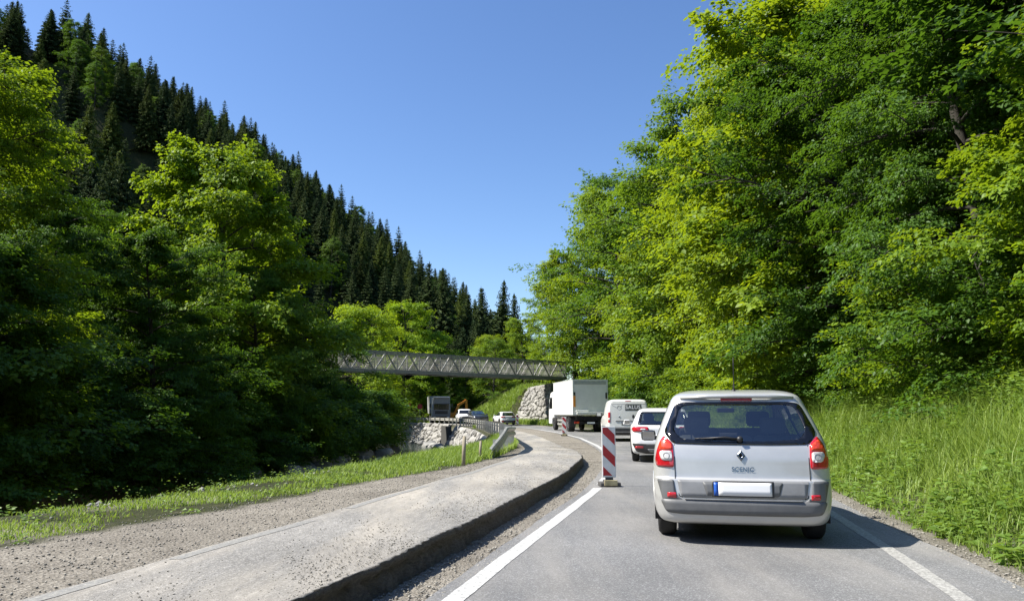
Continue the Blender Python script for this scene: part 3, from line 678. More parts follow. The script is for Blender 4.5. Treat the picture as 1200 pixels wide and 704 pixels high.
def weeds(name, P, hgt, L, nleaf, label, seed, mat=M_WEED):
    g = np.random.default_rng(seed); n = len(P); k = np.repeat(np.arange(n), nleaf); m = len(k); a = g.random(m) * 6.283; t = g.random(m)
    c = P[k] + np.stack([0 * t, 0 * t, hgt[k] * t], -1) + g.normal(0, .02, (m, 3)); d_ = nrm(np.stack([np.cos(a), np.sin(a), g.uniform(-.25, .45, m)], -1))
    c = c + d_ * (L[k] * .3)[:, None]
    N = nrm(np.array([0, 0, 1.]) + g.normal(0, .3, (m, 3))); V, F_, lv = leaves(c, d_, N, L[k] * g.uniform(.6, 1.3, m), .3, .08, np.clip(.7 * g.random(n)[k] + .3 * g.random(m), 0, 1))
    return tag(link(name, np_mesh(name, V, F_, False, {'lv': ('POINT', lv)}), None, (mat,)), label, 'weeds', kind='stuff')
P, d = bank_pts(4200, 5, 40, 1.7, .35, 4.8); keep = (vnoise(P[:, 0], P[:, 1], 1.5, 9) + np.interp(d, [.3, 1.2, 4.2], [.6, .6, -.1])) > .25; P = P[keep]; d = d[keep]
weeds('bank_weeds', P, np.interp(d, [.3, 1, 3, 4], [.10, .36, .7, .85]), np.full(len(P), .10) * RNG.uniform(.6, 1.4, len(P)), 13, 'low broad-leaved weeds at the foot of the right bank', 5)
P, d = bank_pts(3000, 8, 50, 1.5, 2.6, 5.8)
weeds('bank_nettles', P, np.full(len(P), .9), np.full(len(P), .11), 14, 'taller leafy weeds in the upper right bank', 6)
# left verge
def verge_pts(n, y0, y1, pw):
    Y = y0 + (y1 - y0) * RNG.random(n) ** pw; t = RNG.random(n); X = xgn(Y) + (xc(Y) - .35 - xgn(Y)) * t
    return np.stack([X, Y, T(X, Y) - .005], -1), t
P, t = verge_pts(60000, 5, 34, 1.5)
m_ = vnoise(P[:, 0], P[:, 1], 2.3, 4) * .45 + vnoise(P[:, 0], P[:, 1], 5.3, 8) * .25 + np.interp(t, [0, .25, .6, 1], [-.1, .35, .2, -.05]) + np.interp(P[:, 1], [6, 12, 18], [-.08, .05, .5]); kp = RNG.random(len(P)) < np.clip(m_ * 1.9 + .05, .02, 1); P = P[kp]; t = t[kp]
blades('verge_grass', P, np.interp(P[:, 1], [6, 14, 20, 30], [.045, .08, .22, .34]), .005 + .0006 * P[:, 1], .6, M_GRASS, .15, 8, 'short patchy grass on the left verge above the river')
P, t = verge_pts(170, 6, 26, 1.2); weeds('verge_weeds', P, RNG.uniform(.04, .16, len(P)), np.full(len(P), .055), 12, 'scattered leafy weeds on the left verge', 9)
Y = RNG.uniform(6.5, 24, 90); X = xc(Y) + RNG.normal(0, .22, 90); P = np.stack([X, Y, T(X, Y)], -1)
weeds('crest_weeds', P, RNG.uniform(.05, .3, 90), np.full(90, .035), 10, 'thin weeds standing along the river crest', 12)
# grass slope beyond the bridge and river edges
def slope_pts(n):
    Y = RNG.uniform(80, 116, n); X = xr(Y) + RNG.uniform(.6, 14, n); return np.stack([X, Y, T(X, Y)], -1)
P = slope_pts(26000); blades('far_slope_grass', P, np.full(len(P), .7), np.full(len(P), .07), .6, M_GRASS, .25, 15, 'bright grass on the slope beyond the footbridge')
Y = RNG.uniform(36, 100, 5000); X = xc(Y) + RNG.uniform(-.1, .35, 5000); P = np.stack([X, Y, T(X, Y)], -1)
kp = vnoise(X, Y, .35, 3) > .1; blades('wall_top_grass', P[kp], np.full(kp.sum(), .35), np.full(kp.sum(), .04), .6, M_GRASS, .1, 16, 'grass tufts along the top of the river wall')

# river boulders
def boulder(name, loc, s, mat, label, group, seed):
    g = random.Random(seed); bm = bmesh.new(); bmesh.ops.create_icosphere(bm, subdivisions=3, radius=1)
    pl = [(Vector((g.gauss(0, 1), g.gauss(0, 1), g.gauss(0, 1))).normalized(), g.uniform(.55, .85)) for _ in range(11)]
    for v in bm.verts:
        p = v.co.copy()
        for n_, d_ in pl:
            k = p.dot(n_)
            if k > d_: p -= n_ * (k - d_) * .92
        v.co = Vector((p.x * s[0], p.y * s[1], p.z * s[2])) * (1 + g.gauss(0, .012))
    me = bpy.data.meshes.new(name); bm.to_mesh(me); bm.free(); me.attributes.new('lv', 'FLOAT', 'POINT').data.foreach_set('value', [g.random()] * len(me.vertices))
    o = link(name, me, None, (mat,)); o.location = loc; o.rotation_euler = (0, 0, g.random() * 6); return tag(o, label, 'rock', group)
k = 0
for Y in np.arange(36, 68, 1.5):
    for _ in range(2):
        X = float(xb(Y)) + random.uniform(-.9, 1.0); s = random.uniform(.35, .85); k += 1
        boulder('boulder', (X, Y + random.uniform(-.6, .6), -2.0 + random.uniform(-.1, .5)), (s, s * random.uniform(.7, 1.2), s * .7), M_ROCK, 'grey boulder on the far edge of the river', 'boulders along the far river edge', k)
for Y in np.arange(60, 92, 1.3):
    X = float(xc(Y)) - random.uniform(1.5, 2.6); s = random.uniform(.3, .8); k += 1
    boulder('boulder', (X, Y, -2.1 + random.uniform(-.05, .2)), (s, s, s * .6), M_ROCK, 'pale boulder at the foot of the river wall', 'boulders at the wall foot', k)

#--STONEWALLS
def stone_wall(name, bottom, top, rows, mat, mortar, label, cat, cell=.55, seed=5):
    """bottom, top: functions s->(x,y,z) for s in 0..1; courses of rough stones over a mortar face"""
    g = random.Random(seed); L = (Vector(bottom(1)) - Vector(bottom(0))).length; L = max(L, sum((Vector(bottom((i + 1) / 20)) - Vector(bottom(i / 20))).length for i in range(20)))
    bm = bmesh.new(); lay = bm.verts.layers.float.new('lv')
    def at(s, t): return Vector(bottom(s)).lerp(Vector(top(s)), t)
    Hh_ = (at(0, 1) - at(0, 0)).length; Hh_ = max(Hh_, (at(1, 1) - at(1, 0)).length)
    def nor(s, t):
        a = at(min(1, s + .01), t) - at(max(0, s - .01), t); b = at(s, 1) - at(s, 0); n = a.cross(b); return n.normalized()
    nx = max(3, int(L / cell)); sites = []
    for r in range(rows):
        for i in range(nx):
            if g.random() < .12: continue
            sites.append((((i + .5 + (r % 2) * .5 + g.uniform(-.42, .42)) / nx) * L, (r + .5 + g.uniform(-.42, .42)) / rows * Hh_))
    an = (L / nx) / (Hh_ / rows); an = min(an, 1.7)
    for k, (x, y) in enumerate(sites):
        if not (0 < x < L and 0 < y < Hh_): continue
        poly = [(0, 0), (L, 0), (L, Hh_), (0, Hh_)]
        nb = sorted((p for q_, p in enumerate(sites) if q_ != k), key=lambda p: (p[0] - x) ** 2 + ((p[1] - y) * an) ** 2)[:16]
        for (a, b) in nb:
            mx, my = (a + x) / 2, (b + y) / 2; dx, dy = (a - x), (b - y) * an * an; dl = math.hypot(dx, dy) + 1e-9; dx /= dl; dy /= dl; out_ = []
            f = lambda p: (p[0] - mx) * dx + (p[1] - my) * dy + .02
            for q_ in range(len(poly)):
                p, n_ = poly[q_], poly[(q_ + 1) % len(poly)]; fp, fn = f(p), f(n_)
                if fp <= 0: out_.append(p)
                if fp * fn < 0: t_ = fp / (fp - fn); out_.append((p[0] + (n_[0] - p[0]) * t_, p[1] + (n_[1] - p[1]) * t_))
            poly = out_
            if len(poly) < 3: break
        if len(poly) < 3: continue
        cs = sum(p[0] for p in poly) / len(poly); ct = sum(p[1] for p in poly) / len(poly); lv = g.random(); out = g.uniform(.05, .24); tx, ty = g.uniform(-.3, .3), g.uniform(-.3, .3)
        P_ = []
        for q_ in range(len(poly)):
            a, b = poly[q_], poly[(q_ + 1) % len(poly)]; P_ += [(a[0] * .82 + b[0] * .18, a[1] * .82 + b[1] * .18), (a[0] * .18 + b[0] * .82, a[1] * .18 + b[1] * .82)]
        r0 = []; r1 = []; r2 = []
        for (u, v) in P_:
            for ring, kk, dd in ((r0, 1.0, -.03), (r1, .93, out * .6), (r2, .66, out)):
                uu, vv = cs + (u - cs) * kk, ct + (v - ct) * kk; S1, T1 = min(1, max(0, uu / L)), min(1, max(0, vv / Hh_)); nn = nor(S1, T1)
                vt = bm.verts.new(at(S1, T1) + nn * (dd + ((uu - cs) * tx + (vv - ct) * ty if dd > 0 else 0) + (g.uniform(-.018, .018) if dd > 0 else 0))); vt[lay] = lv; ring.append(vt)
        m_ = len(P_)
        for ra, rb_ in ((r0, r1), (r1, r2)):
            for q_ in range(m_): bm.faces.new((ra[q_], ra[(q_ + 1) % m_], rb_[(q_ + 1) % m_], rb_[q_]))
        bm.faces.new(r2)
    # solid core behind the stones
    n = 24; rows_ = []
    for i in range(n + 1):
        s = i / n; nn = nor(s, .5); a, b = at(s, 0), at(s, 1)
        rows_.append([bm.verts.new(p) for p in (a, b, b - nn * .9, a - nn * 1.2)])
    core = []
    for a, b in zip(rows_, rows_[1:]):
        for j in range(4): core.append(bm.faces.new((a[j], b[j], b[(j + 1) % 4], a[(j + 1) % 4])))
    core.append(bm.faces.new(rows_[0][::-1])); core.append(bm.faces.new(rows_[-1]))
    for f in core: f.material_index = 1
    me = bpy.data.meshes.new(name); bm.to_mesh(me); bm.free()
    return tag(link(name, me, None, (mat, mortar)), label, cat)
M_WALLST = stone_mat('pale_wall_stone', (.20, .19, .175), (.45, .435, .395)); M_MORT = plain('wall_mortar', (.13, .12, .105), .95)
def wb(y0, y1, off, z): return lambda s: (float(xc(y0 + (y1 - y0) * s)) + off, y0 + (y1 - y0) * s, z)
stone_wall('retaining_wall', wb(77, 44, -1.75, -2.6), wb(77, 44, -.15, -.02), 6, M_WALLST, M_MORT, 'pale rough stone retaining wall below the guardrail, right of the dark gap', 'wall', .75, 5)
stone_wall('retaining_wall', wb(104, 80, -1.75, -2.6), wb(104, 80, -.15, .12), 6, M_WALLST, M_MORT, 'pale rough stone retaining wall left of the dark gap, under the parked vehicles', 'wall', .75, 6)
mb = MB()
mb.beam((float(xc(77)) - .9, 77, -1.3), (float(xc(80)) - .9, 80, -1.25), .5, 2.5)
tag(mb.build('wall_gap_shade', plain('painted_gap_shade', (.07, .068, .062), .95)), 'dark block painted as the shadow gap between the two stone walls', 'wall')  # near-black block paints the shadow gap between the wall segments
# abutment on the outer side of the bend
def ab_b(s): return (.2 + 3.6 * s, 94.0 - 7.0 * s, -.1)
def ab_t(s): return (2.0 + 2.5 * s, 94.8 - 7.2 * s, 4.3 + .35 * s)
stone_wall('stone_abutment', ab_b, ab_t, 11, M_WALLST, M_MORT, 'pale stone abutment wall beside the road under the right bridge end', 'wall', .50, 8)
mb = MB(); mb.box((5.4, 88.6, 2.2), (1.7, 2.0, 4.8), rz=-.3, bev=.05)
tag(mb.build('bridge_pier', plain('shade_painted_concrete', (.16, .155, .145), .9)), 'concrete pier, its shade painted in, carrying the right end of the footbridge', 'pier')  # concrete colour darkened to carry the shadow side of the abutment
#--BRIDGE
M_STEEL = plain('grey_green_bridge_steel', (.25, .255, .235), .6, .2); M_GALV = plain('galvanised_steel', (.44, .43, .39), .5, .15, var=.25, scale=5)
M_DECK = plain('bridge_deck', (.12, .12, .115), .9)
def bridge():
    A, B = Vector((-17.5, 70.0, 5.1)), Vector((5.5, 89.6, 5.1)); L = (B - A).length; ang = math.atan2(B.y - A.y, B.x - A.x)
    t = empty('footbridge', A, ang, 'long grey steel truss footbridge crossing over the road and river', 'bridge')
    W, Hh_ = 2.2, 1.95; nb = 12; bay = L / nb
    for s in (-1, 1):
        y = s * W / 2
        MB().beam((0, y, Hh_), (L, y, Hh_), .16, .16).build('top_chord', M_STEEL, t)
        MB().beam((0, y, .12), (L, y, .12), .2, .34).build('bottom_chord', M_STEEL, t)
        for i in range(nb + 1): MB().beam((i * bay + .001, y + s * .01, .27), (i * bay + .001, y + s * .01, Hh_ - .08), .07, .07).build('post', M_STEEL, t)
        for i in range(nb):
            x0 = i * bay; xm = x0 + bay / 2
            for (a, b, m) in (((x0 + .1, .27), (xm - .05, Hh_ - .08), M_GALV), ((xm + .05, Hh_ - .08), (x0 + bay - .1, .27), M_STEEL)):
                MB().beam((a[0], y, a[1]), (b[0], y, b[1]), .09, .12).build('diagonal', m, t)
        m = MB()
        x = .06
        while x < L: m.beam((x, y - s * .12, .3), (x, y - s * .12, 1.62), .018, .016); x += .085
        for z in (.45, 1.0, 1.62): m.beam((0, y - s * .145, z), (L, y - s * .145, z), .025, .03)
        m.build('railing', M_GALV, t)
    m = MB(); m.box((L / 2, 0, .18), (L, W - .3, .08)); m.build('deck', M_DECK, t)
    m = MB()
    for i in range(nb + 1): m.box((i * bay, 0, .02), (.14, W - .2, .16))
    m.build('cross_beam', M_STEEL, t)
bridge()
#--GUARDRAIL
def guardrail():
    P_ = [(-.62, 19.6), (-.35, 21.5), (-.12, 24), (.02, 27), (.02, 30), (-.15, 34), (-.45, 40)] 
    P_ += [(float(xc(y)) + .35, y) for y in (46, 52, 58, 64, 70, 76, 80, 84, 88, 92, 95, 98, 101)]
    pts = []
    for i in range(len(P_) - 1):
        a, b = P_[i], P_[i + 1]; n = 6
        for k in range(n): u = k / n; pts.append((a[0] * (1 - u) + b[0] * u, a[1] * (1 - u) + b[1] * u))
    for _ in range(4): pts = [pts[0]] + [tuple((np.array(pts[i - 1]) + np.array(pts[i]) * 2 + np.array(pts[i + 1])) / 4) for i in range(1, len(pts) - 1)] + [pts[-1]]
    t = empty('guardrail', (pts[0][0], pts[0][1], 0), 0, 'galvanised steel guardrail curving along the road above the river', 'guardrail')
    ox, oy = pts[0]; pts = [Vector((x - ox, y - oy, 0)) for x, y in pts]
    def rz_(i):
        d = (pts[i] - pts[0]).length; y = pts[i].y + oy
        return float(np.interp(d, [0, 3.2], [.08, .60])) + float(hs(y))
    prof = [(.0, .155), (.045, .135), (.075, .09), (.03, .03), (.0, .0), (.03, -.03), (.075, -.09), (.045, -.135), (0, -.155)]
    prof = prof + [(u - .006, v) for u, v in prof[::-1]]
    bm = bmesh.new(); rings = []
    for i, p in enumerate(pts):
        d = (pts[min(i + 1, len(pts) - 1)] - pts[max(i - 1, 0)]).normalized(); n = Vector((d.y, -d.x, 0))
        rings.append([bm.verts.new(p + n * (u + .06) + Vector((0, 0, v + rz_(i)))) for u, v in prof])
    for a, b in zip(rings, rings[1:]):
        for k in range(len(prof)):
            bm.faces.new((a[k], a[(k + 1) % len(prof)], b[(k + 1) % len(prof)], b[k]))
    bm.faces.new(rings[0]); bm.faces.new(rings[-1][::-1])
    o = MB(); o.bm.free(); o.bm = bm; o.build('rail_beam', M_GALV, t)
    acc = 0; nextp = 1.2; n_ = 0
    for i in range(1, len(pts)):
        seg = (pts[i] - pts[i - 1]).length
        while acc + seg > nextp:
            u = (nextp - acc) / seg; p = pts[i - 1].lerp(pts[i], u); zt = rz_(i) + .14; d = (pts[i] - pts[i - 1]).normalized()
            g0 = float(T(p.x + ox, p.y + oy))
            MB().box((p.x, p.y, (zt + g0 - .3) / 2), (.07, .11, zt - g0 + .3), rz=math.atan2(d.y, d.x)).build('post', M_GALV, t); n_ += 1
            nextp += 1.33 if nextp < 22 else 2.0
        acc += seg
guardrail()
# wooden marker posts in the verge
M_WOOD = plain('weathered_wood', (.30, .26, .19), .85, scale=14)
for (x, y, h, rr, lab) in ((-1.05, 16.9, .62, .045, 'weathered wooden stake in the grass left of the guardrail end'), (-.78, 19.0, .45, .035, 'shorter wooden stake between the guardrail end and the tall stake')):
    m = MB(); z = float(T(x, y)); m.tube([(0, 0, -.2), (.01, 0, h * .5), (.02, .005, h)], [rr, rr * .97, rr * .85], 7); m.lathe([(h, rr * .85), (h + .012, rr * .4)], 'Z', (.02, .005, 0), 7)
    o = m.build('wooden_stake', M_WOOD); o.location = (x, y, z); tag(o, lab, 'post')
#--DELINEATORS
M_WHT = plain('white_sheeting', (.74, .74, .72), .4); M_RED = plain('red_sheeting', (.42, .02, .025), .4); M_FOOT = plain('recycled_rubber_foot', (.09, .085, .08), .8); M_BEIGE = plain('beige_ballast', (.42, .36, .20), .8, var=.35)
def delineator(X, Y, rz, label, h=.93, w=.26, z=0.0):
    t = empty('traffic_delineator', (X, Y, z), rz, label, 'barrier board', 'red and white delineator boards')
    MB().box((0, 0, .16 + h / 2), (w, .035, h), bev=.012).build('panel', M_WHT, t)
    m = MB(); iw = w / 2 - .018; z0 = .16 + .035; z1 = .16 + h - .02; H_ = z1 - z0
    def clip(poly):
        bm = bmesh.new(); f = bm.faces.new([bm.verts.new((x, 0, zz)) for x, zz in poly])
        for co, no in (((0, 0, z1), (0, 0, 1)), ((0, 0, z0), (0, 0, -1))):
            bmesh.ops.bisect_plane(bm, geom=bm.verts[:] + bm.edges[:] + bm.faces[:], plane_co=co, plane_no=no, clear_outer=True)
        bm.faces.ensure_lookup_table(); out = [(v.co.x, v.co.z) for v in bm.faces[0].verts] if len(bm.faces) else None; bm.free(); return out
    band = .19; slope = .22
    for kk in range(3):
        zl = z1 + .03 + .0 - kk * .40 + .06   # upper left corner of the band
        q = clip([(-iw, zl), (iw, zl - slope), (iw, zl - slope - band), (-iw, zl - band)])
        if q: m.prism(q, -.0205, -.0178, 'Y')
    m.build('red_stripe', M_RED, t)
    m = MB(); m.box((0, 0, .04), (.38, .34, .08), bev=.02); m.box((0, .0, .095), (.20, .24, .035), bev=.01); m.build('foot', M_FOOT, t)
    m = MB(); m.box((0, -.178, .075), (.24, .03, .10), bev=.008); m.build('ballast', M_BEIGE, t); MB().box((0, 0, .135), (.14, .05, .06)).build('socket', M_FOOT, t)
    return t
delineator(1.80, 14.55, R(3), 'nearest red and white delineator board, on a beige foot where the white line ends')
delineator(3.05, 45.5, R(-4), 'red and white delineator board standing beside the box truck')
delineator(.55, 80, R(2), 'farthest red and white delineator board, right of the white hatchback')

#--CARPARTS
def pchip(xk, yk, x):
    h = np.diff(xk); d = np.diff(yk) / h; m = np.zeros(len(xk)); m[0] = d[0]; m[-1] = d[-1]
    for i in range(1, len(xk) - 1):
        if d[i - 1] * d[i] > 0: m[i] = 2 * d[i - 1] * d[i] / (d[i - 1] + d[i])
    i = np.clip(np.searchsorted(xk, x) - 1, 0, len(h) - 1); t = (x - xk[i]) / h[i]
    return (2 * t**3 - 3 * t**2 + 1) * yk[i] + (t**3 - 2 * t**2 + t) * h[i] * m[i] + (-2 * t**3 + 3 * t**2) * yk[i + 1] + (t**3 - t**2) * h[i] * m[i + 1]
def shell(keys, sub=7, n=(16, 12, 60)):
    """keys: (z, y_rear, y_front, half_rear, half_front, r_rear, r_front, bow_rear, bow_front); returns V grid [level, around, 3]"""
    K = np.array(keys, float); k = np.arange(len(K)); s = np.linspace(0, len(K) - 1, (len(K) - 1) * sub + 1)
    Q = np.stack([pchip(k.astype(float), K[:, j], s) for j in range(K.shape[1])], 1); rows = []
    for z, yr, yf, wr, wf, rr, rf, br, bf in Q:
        rr = min(rr, wr * .95); rf = min(rf, wf * .95, (yf - yr) * .45)
        t = np.linspace(0, 1, n[0], endpoint=False); x = t * (wr - rr); y = yr + br * (x / wr) ** 2; P1 = np.stack([x, y], 1)
        y1 = yr + br * ((wr - rr) / wr) ** 2; a = np.linspace(0, np.pi / 2, n[1], endpoint=False); e = .9
        P2 = np.stack([wr - rr + rr * np.sin(a) ** e, y1 + rr * (1 - np.cos(a) ** e)], 1)
        ya = y1 + rr; y2 = yf - bf * ((wf - rf) / wf) ** 2; yb = y2 - rf
        t = np.linspace(0, 1, n[2], endpoint=False); ym = ya + (yb - ya) * t; xm = wr + (wf - wr) * t + .025 * np.sin(np.pi * t); P3 = np.stack([xm, ym], 1)
        a = np.linspace(0, np.pi / 2, n[1], endpoint=False); P4 = np.stack([wf - rf + rf * np.cos(a) ** e, y2 - rf + rf * np.sin(a) ** e], 1)
        t = np.linspace(1, 0, n[0]); x = t * (wf - rf); P5 = np.stack([x, yf - bf * (x / wf) ** 2], 1)
        H_ = np.concatenate([P1, P2, P3, P4, P5]); full = np.concatenate([H_, np.stack([-H_[-2:0:-1, 0], H_[-2:0:-1, 1]], 1)])
        rows.append(np.concatenate([full, np.full((len(full), 1), z)], 1))
    return np.stack(rows)
class Car:
    def __init__(s, keys, root, paint_m, holes=(), arches=(), name='body', sub=7):
        G = shell(keys, sub); s.root = root; nl, na = G.shape[:2]; V = G.reshape(-1, 3); ii = np.arange(nl * na).reshape(nl, na); jj = np.roll(ii, -1, 1)
        F_ = np.stack([ii[:-1], jj[:-1], jj[1:], ii[1:]], -1).reshape(-1, 4)
        fl = [tuple(f) for f in F_]; top = list(ii[-1]); bot = list(ii[0][::-1])
        s.bvh = BVHTree.FromPolygons([Vector(v) for v in V], fl + [tuple(top), tuple(bot)])
        C = V[F_].mean(1); Nn = np.cross(V[F_[:, 1]] - V[F_[:, 0]], V[F_[:, 2]] - V[F_[:, 0]]); Nn = nrm(Nn); cut = np.zeros(len(F_), bool)
        for plane, poly, lim in holes:
            u = C[:, 1] if plane == 'side' else C[:, 0]; ok = inpoly(u, C[:, 2], poly)
            if plane == 'rear': ok &= C[:, 1] < lim
            elif plane == 'front': ok &= C[:, 1] > lim
            else: ok &= np.abs(C[:, 0]) > lim
            cut |= ok
        for cy, cz, r in arches: cut |= (np.hypot(C[:, 1] - cy, C[:, 2] - cz) < r) & (np.abs(C[:, 0]) > .45)
        keep = [tuple(f) for f, c in zip(F_, cut) if not c] + [tuple(top), tuple(bot)]
        me = bpy.data.meshes.new(name); me.from_pydata([tuple(v) for v in V], [], keep); me.validate(); me.update()
        for p in me.polygons: p.use_smooth = len(p.vertices) == 4
        s.body = link(name, me, root, (paint_m,))
    def hit(s, u, v, view, off):
        if view == 'rear': o, d = Vector((u, -3, v)), Vector((0, 1, 0))
        elif view == 'front': o, d = Vector((u, 9, v)), Vector((0, -1, 0))
        elif view == 'left': o, d = Vector((-4, u, v)), Vector((1, 0, 0))
        elif view == 'top': o, d = Vector((u, v, 5)), Vector((0, 0, -1))
        else: o, d = Vector((4, u, v)), Vector((-1, 0, 0))
        h = s.bvh.ray_cast(o, d)
        if h[0] is None: return None
        n = h[1]; n = n if n.dot(d) < 0 else -n
        return h[0] + n * off, n
    def patch(s, name, poly, view, off, mat, inner=None, step=.03, depth=.012, parent=None):
        bm = bmesh.new()
        if inner is None: bm.faces.new([bm.verts.new((u, 0, v)) for u, v in poly])
        else:
            A = [bm.verts.new((u, 0, v)) for u, v in poly]; B = [bm.verts.new((u, 0, v)) for u, v in inner]; n = len(A)
            for k in range(n): bm.faces.new((A[k], A[(k + 1) % n], B[(k + 1) % n], B[k]))
        us = [p[0] for p in poly]; vs = [p[1] for p in poly]
        for ax, lo, hi in ((0, min(us), max(us)), (2, min(vs), max(vs))):
            k = lo + step
            while k < hi - 1e-4:
                co = [0, 0, 0]; co[ax] = k; no = [0, 0, 0]; no[ax] = 1
                bmesh.ops.bisect_plane(bm, geom=bm.verts[:] + bm.edges[:] + bm.faces[:], plane_co=co, plane_no=no); k += step
        bmesh.ops.triangulate(bm, faces=bm.faces[:])
        info = {}; bad = []
        for v in bm.verts:
            h = s.hit(v.co.x, v.co.z, view, off)
            if h is None: bad.append(v); continue
            info[v] = h
        if bad: bmesh.ops.delete(bm, geom=bad, context='VERTS')
        nv = {v: info[v][1].copy() for v in bm.verts}
        for v in bm.verts: v.co = info[v][0]
        for f in bm.faces: f.smooth = True
        e = [x for x in bm.edges if len(x.link_faces) == 1]
        if depth and e:
            low = {}
            for x in e:
                for v in x.verts:
                    if v not in low: low[v] = bm.verts.new(v.co - nv[v] * depth)
            for x in e:
                a, b = x.verts; f = bm.faces.new((a, b, low[b], low[a])); f.smooth = False
        bmesh.ops.recalc_face_normals(bm, faces=bm.faces)
        me = bpy.data.meshes.new(name); bm.to_mesh(me); bm.free()
        return link(name, me, parent or s.root, (mat,))
    def text(s, name, body, x, z, size, mat, view='rear', off=.004, bold=False, parent=None):
        cu = bpy.data.curves.new('t', 'FONT'); cu.body = body; cu.size = size; cu.align_x = 'CENTER'; cu.align_y = 'CENTER'; cu.extrude = .0; cu.offset = .0022 if bold else 0
        cu.space_character = 1.08
        ob = bpy.data.objects.new('t', cu); COL.objects.link(ob); bpy.context.view_layer.update()
        me = bpy.data.meshes.new_from_object(ob.evaluated_get(bpy.context.evaluated_depsgraph_get())); bpy.data.objects.remove(ob); me.name = name
        for v in me.vertices:
            h = s.hit(x + v.co.x, z + v.co.y, view, off); v.co = h[0] if h else v.co
        me.materials.clear(); return link(name, me, parent or s.root, (mat,))
def inpoly(u, v, poly):
    r = np.zeros(len(u), bool); n = len(poly)
    for i in range(n):
        x1, y1 = poly[i]; x2, y2 = poly[(i + 1) % n]
        c = ((y1 > v) != (y2 > v)) & (u < (x2 - x1) * (v - y1) / (y2 - y1 + 1e-12) + x1); r ^= c
    return r
def rnd(poly, r, n=5):
    out = []; N = len(poly)
    for i in range(N):
        p = Vector(poly[i]); a = Vector(poly[i - 1]); b = Vector(poly[(i + 1) % N]); ra = min(r, (a - p).length * .45); rb_ = min(r, (b - p).length * .45)
        A = p + (a - p).normalized() * ra; B = p + (b - p).normalized() * rb_
        for k in range(n + 1): t = k / n; out.append(tuple(A * (1 - t) ** 2 + p * 2 * t * (1 - t) + B * t * t))
    return out
def mirror(poly): return [(-u, v) for u, v in poly]
def glass_mat(name, tint, refl=.9):
    m = bpy.data.materials.new(name); m.use_nodes = True; nt = m.node_tree; nt.nodes.clear()
    t = nt.nodes.new('ShaderNodeBsdfTransparent'); t.inputs[0].default_value = (*tint, 1); g = nt.nodes.new('ShaderNodeBsdfGlossy'); g.inputs['Roughness'].default_value = .02
    fr = nt.nodes.new('ShaderNodeLayerWeight'); pw = nt.nodes.new('ShaderNodeMath'); pw.operation = 'POWER'; pw.inputs[1].default_value = 3; nt.links.new(fr.outputs['Facing'], pw.inputs[0])
    mm = nt.nodes.new('ShaderNodeMath'); mm.operation = 'MULTIPLY_ADD'; mm.inputs[1].default_value = .85; mm.inputs[2].default_value = .19; nt.links.new(pw.outputs[0], mm.inputs[0])
    x = nt.nodes.new('ShaderNodeMixShader'); nt.links.new(mm.outputs[0], x.inputs[0]); nt.links.new(t.outputs[0], x.inputs[1]); nt.links.new(g.outputs[0], x.inputs[2])
    o = nt.nodes.new('ShaderNodeOutputMaterial'); nt.links.new(x.outputs[0], o.inputs[0]); return m
M_SILVER = plain('silver_paint', (.60, .60, .58), .36, .35, .8, var=.03, dirt=.55)
M_WPAINT = plain('white_paint', (.80, .80, .79), .35, 0, .7, var=.03, dirt=.5)
M_VPAINT = plain('off_white_paint', (.72, .72, .68), .4, 0, .5, var=.04, dirt=.6)
M_BLKP = plain('black_plastic', (.025, .025, .027), .45, dirt=.3); M_GREYP = plain('grey_bumper_plastic', (.13, .135, .14), .5, dirt=.3); M_GREYL = plain('grey_tailgate_plastic', (.24, .245, .25), .45, dirt=.3)
M_DARKTR = plain('black_window_border', (.006, .006, .007), .12, coat=.5); M_GAP = plain('panel_gap', (.01, .01, .01), .8)
M_GLASS = glass_mat('clear_window_glass', (.80, .84, .82)); M_GLASSD = glass_mat('tinted_window_glass', (.5, .54, .52))
M_LRED = plain('red_lens', (.48, .012, .02), .12, coat=1.0, var=.2, scale=30); M_LORA = plain('orange_red_lens', (.75, .06, .02), .15, coat=1, var=.25, scale=50); M_LCLR = plain('clear_lens', (.62, .6, .58), .15, coat=1, var=.15, scale=40)
M_PLATE = plain('blank_white_plate', (.85, .85, .85), .4, var=.01); M_BLUE = plain('blue_plate_band', (.02, .10, .45), .4); M_CHROME = plain('chrome', (.42, .44, .47), .04, 1.0, var=.02); M_BADGE = plain('dark_chrome_badge', (.22, .24, .27), .2, 1)
M_TYRE = plain('tyre_rubber', (.022, .021, .02), .85, var=.3); M_RIM = plain('alloy_rim', (.45, .46, .47), .3, .9); M_UNDER = plain('underbody_black', (.012, .012, .012), .9); M_SEAT = plain('dark_seat_fabric', (.035, .035, .04), .9); M_SEATL = plain('grey_seat_fabric', (.10, .10, .10), .9)
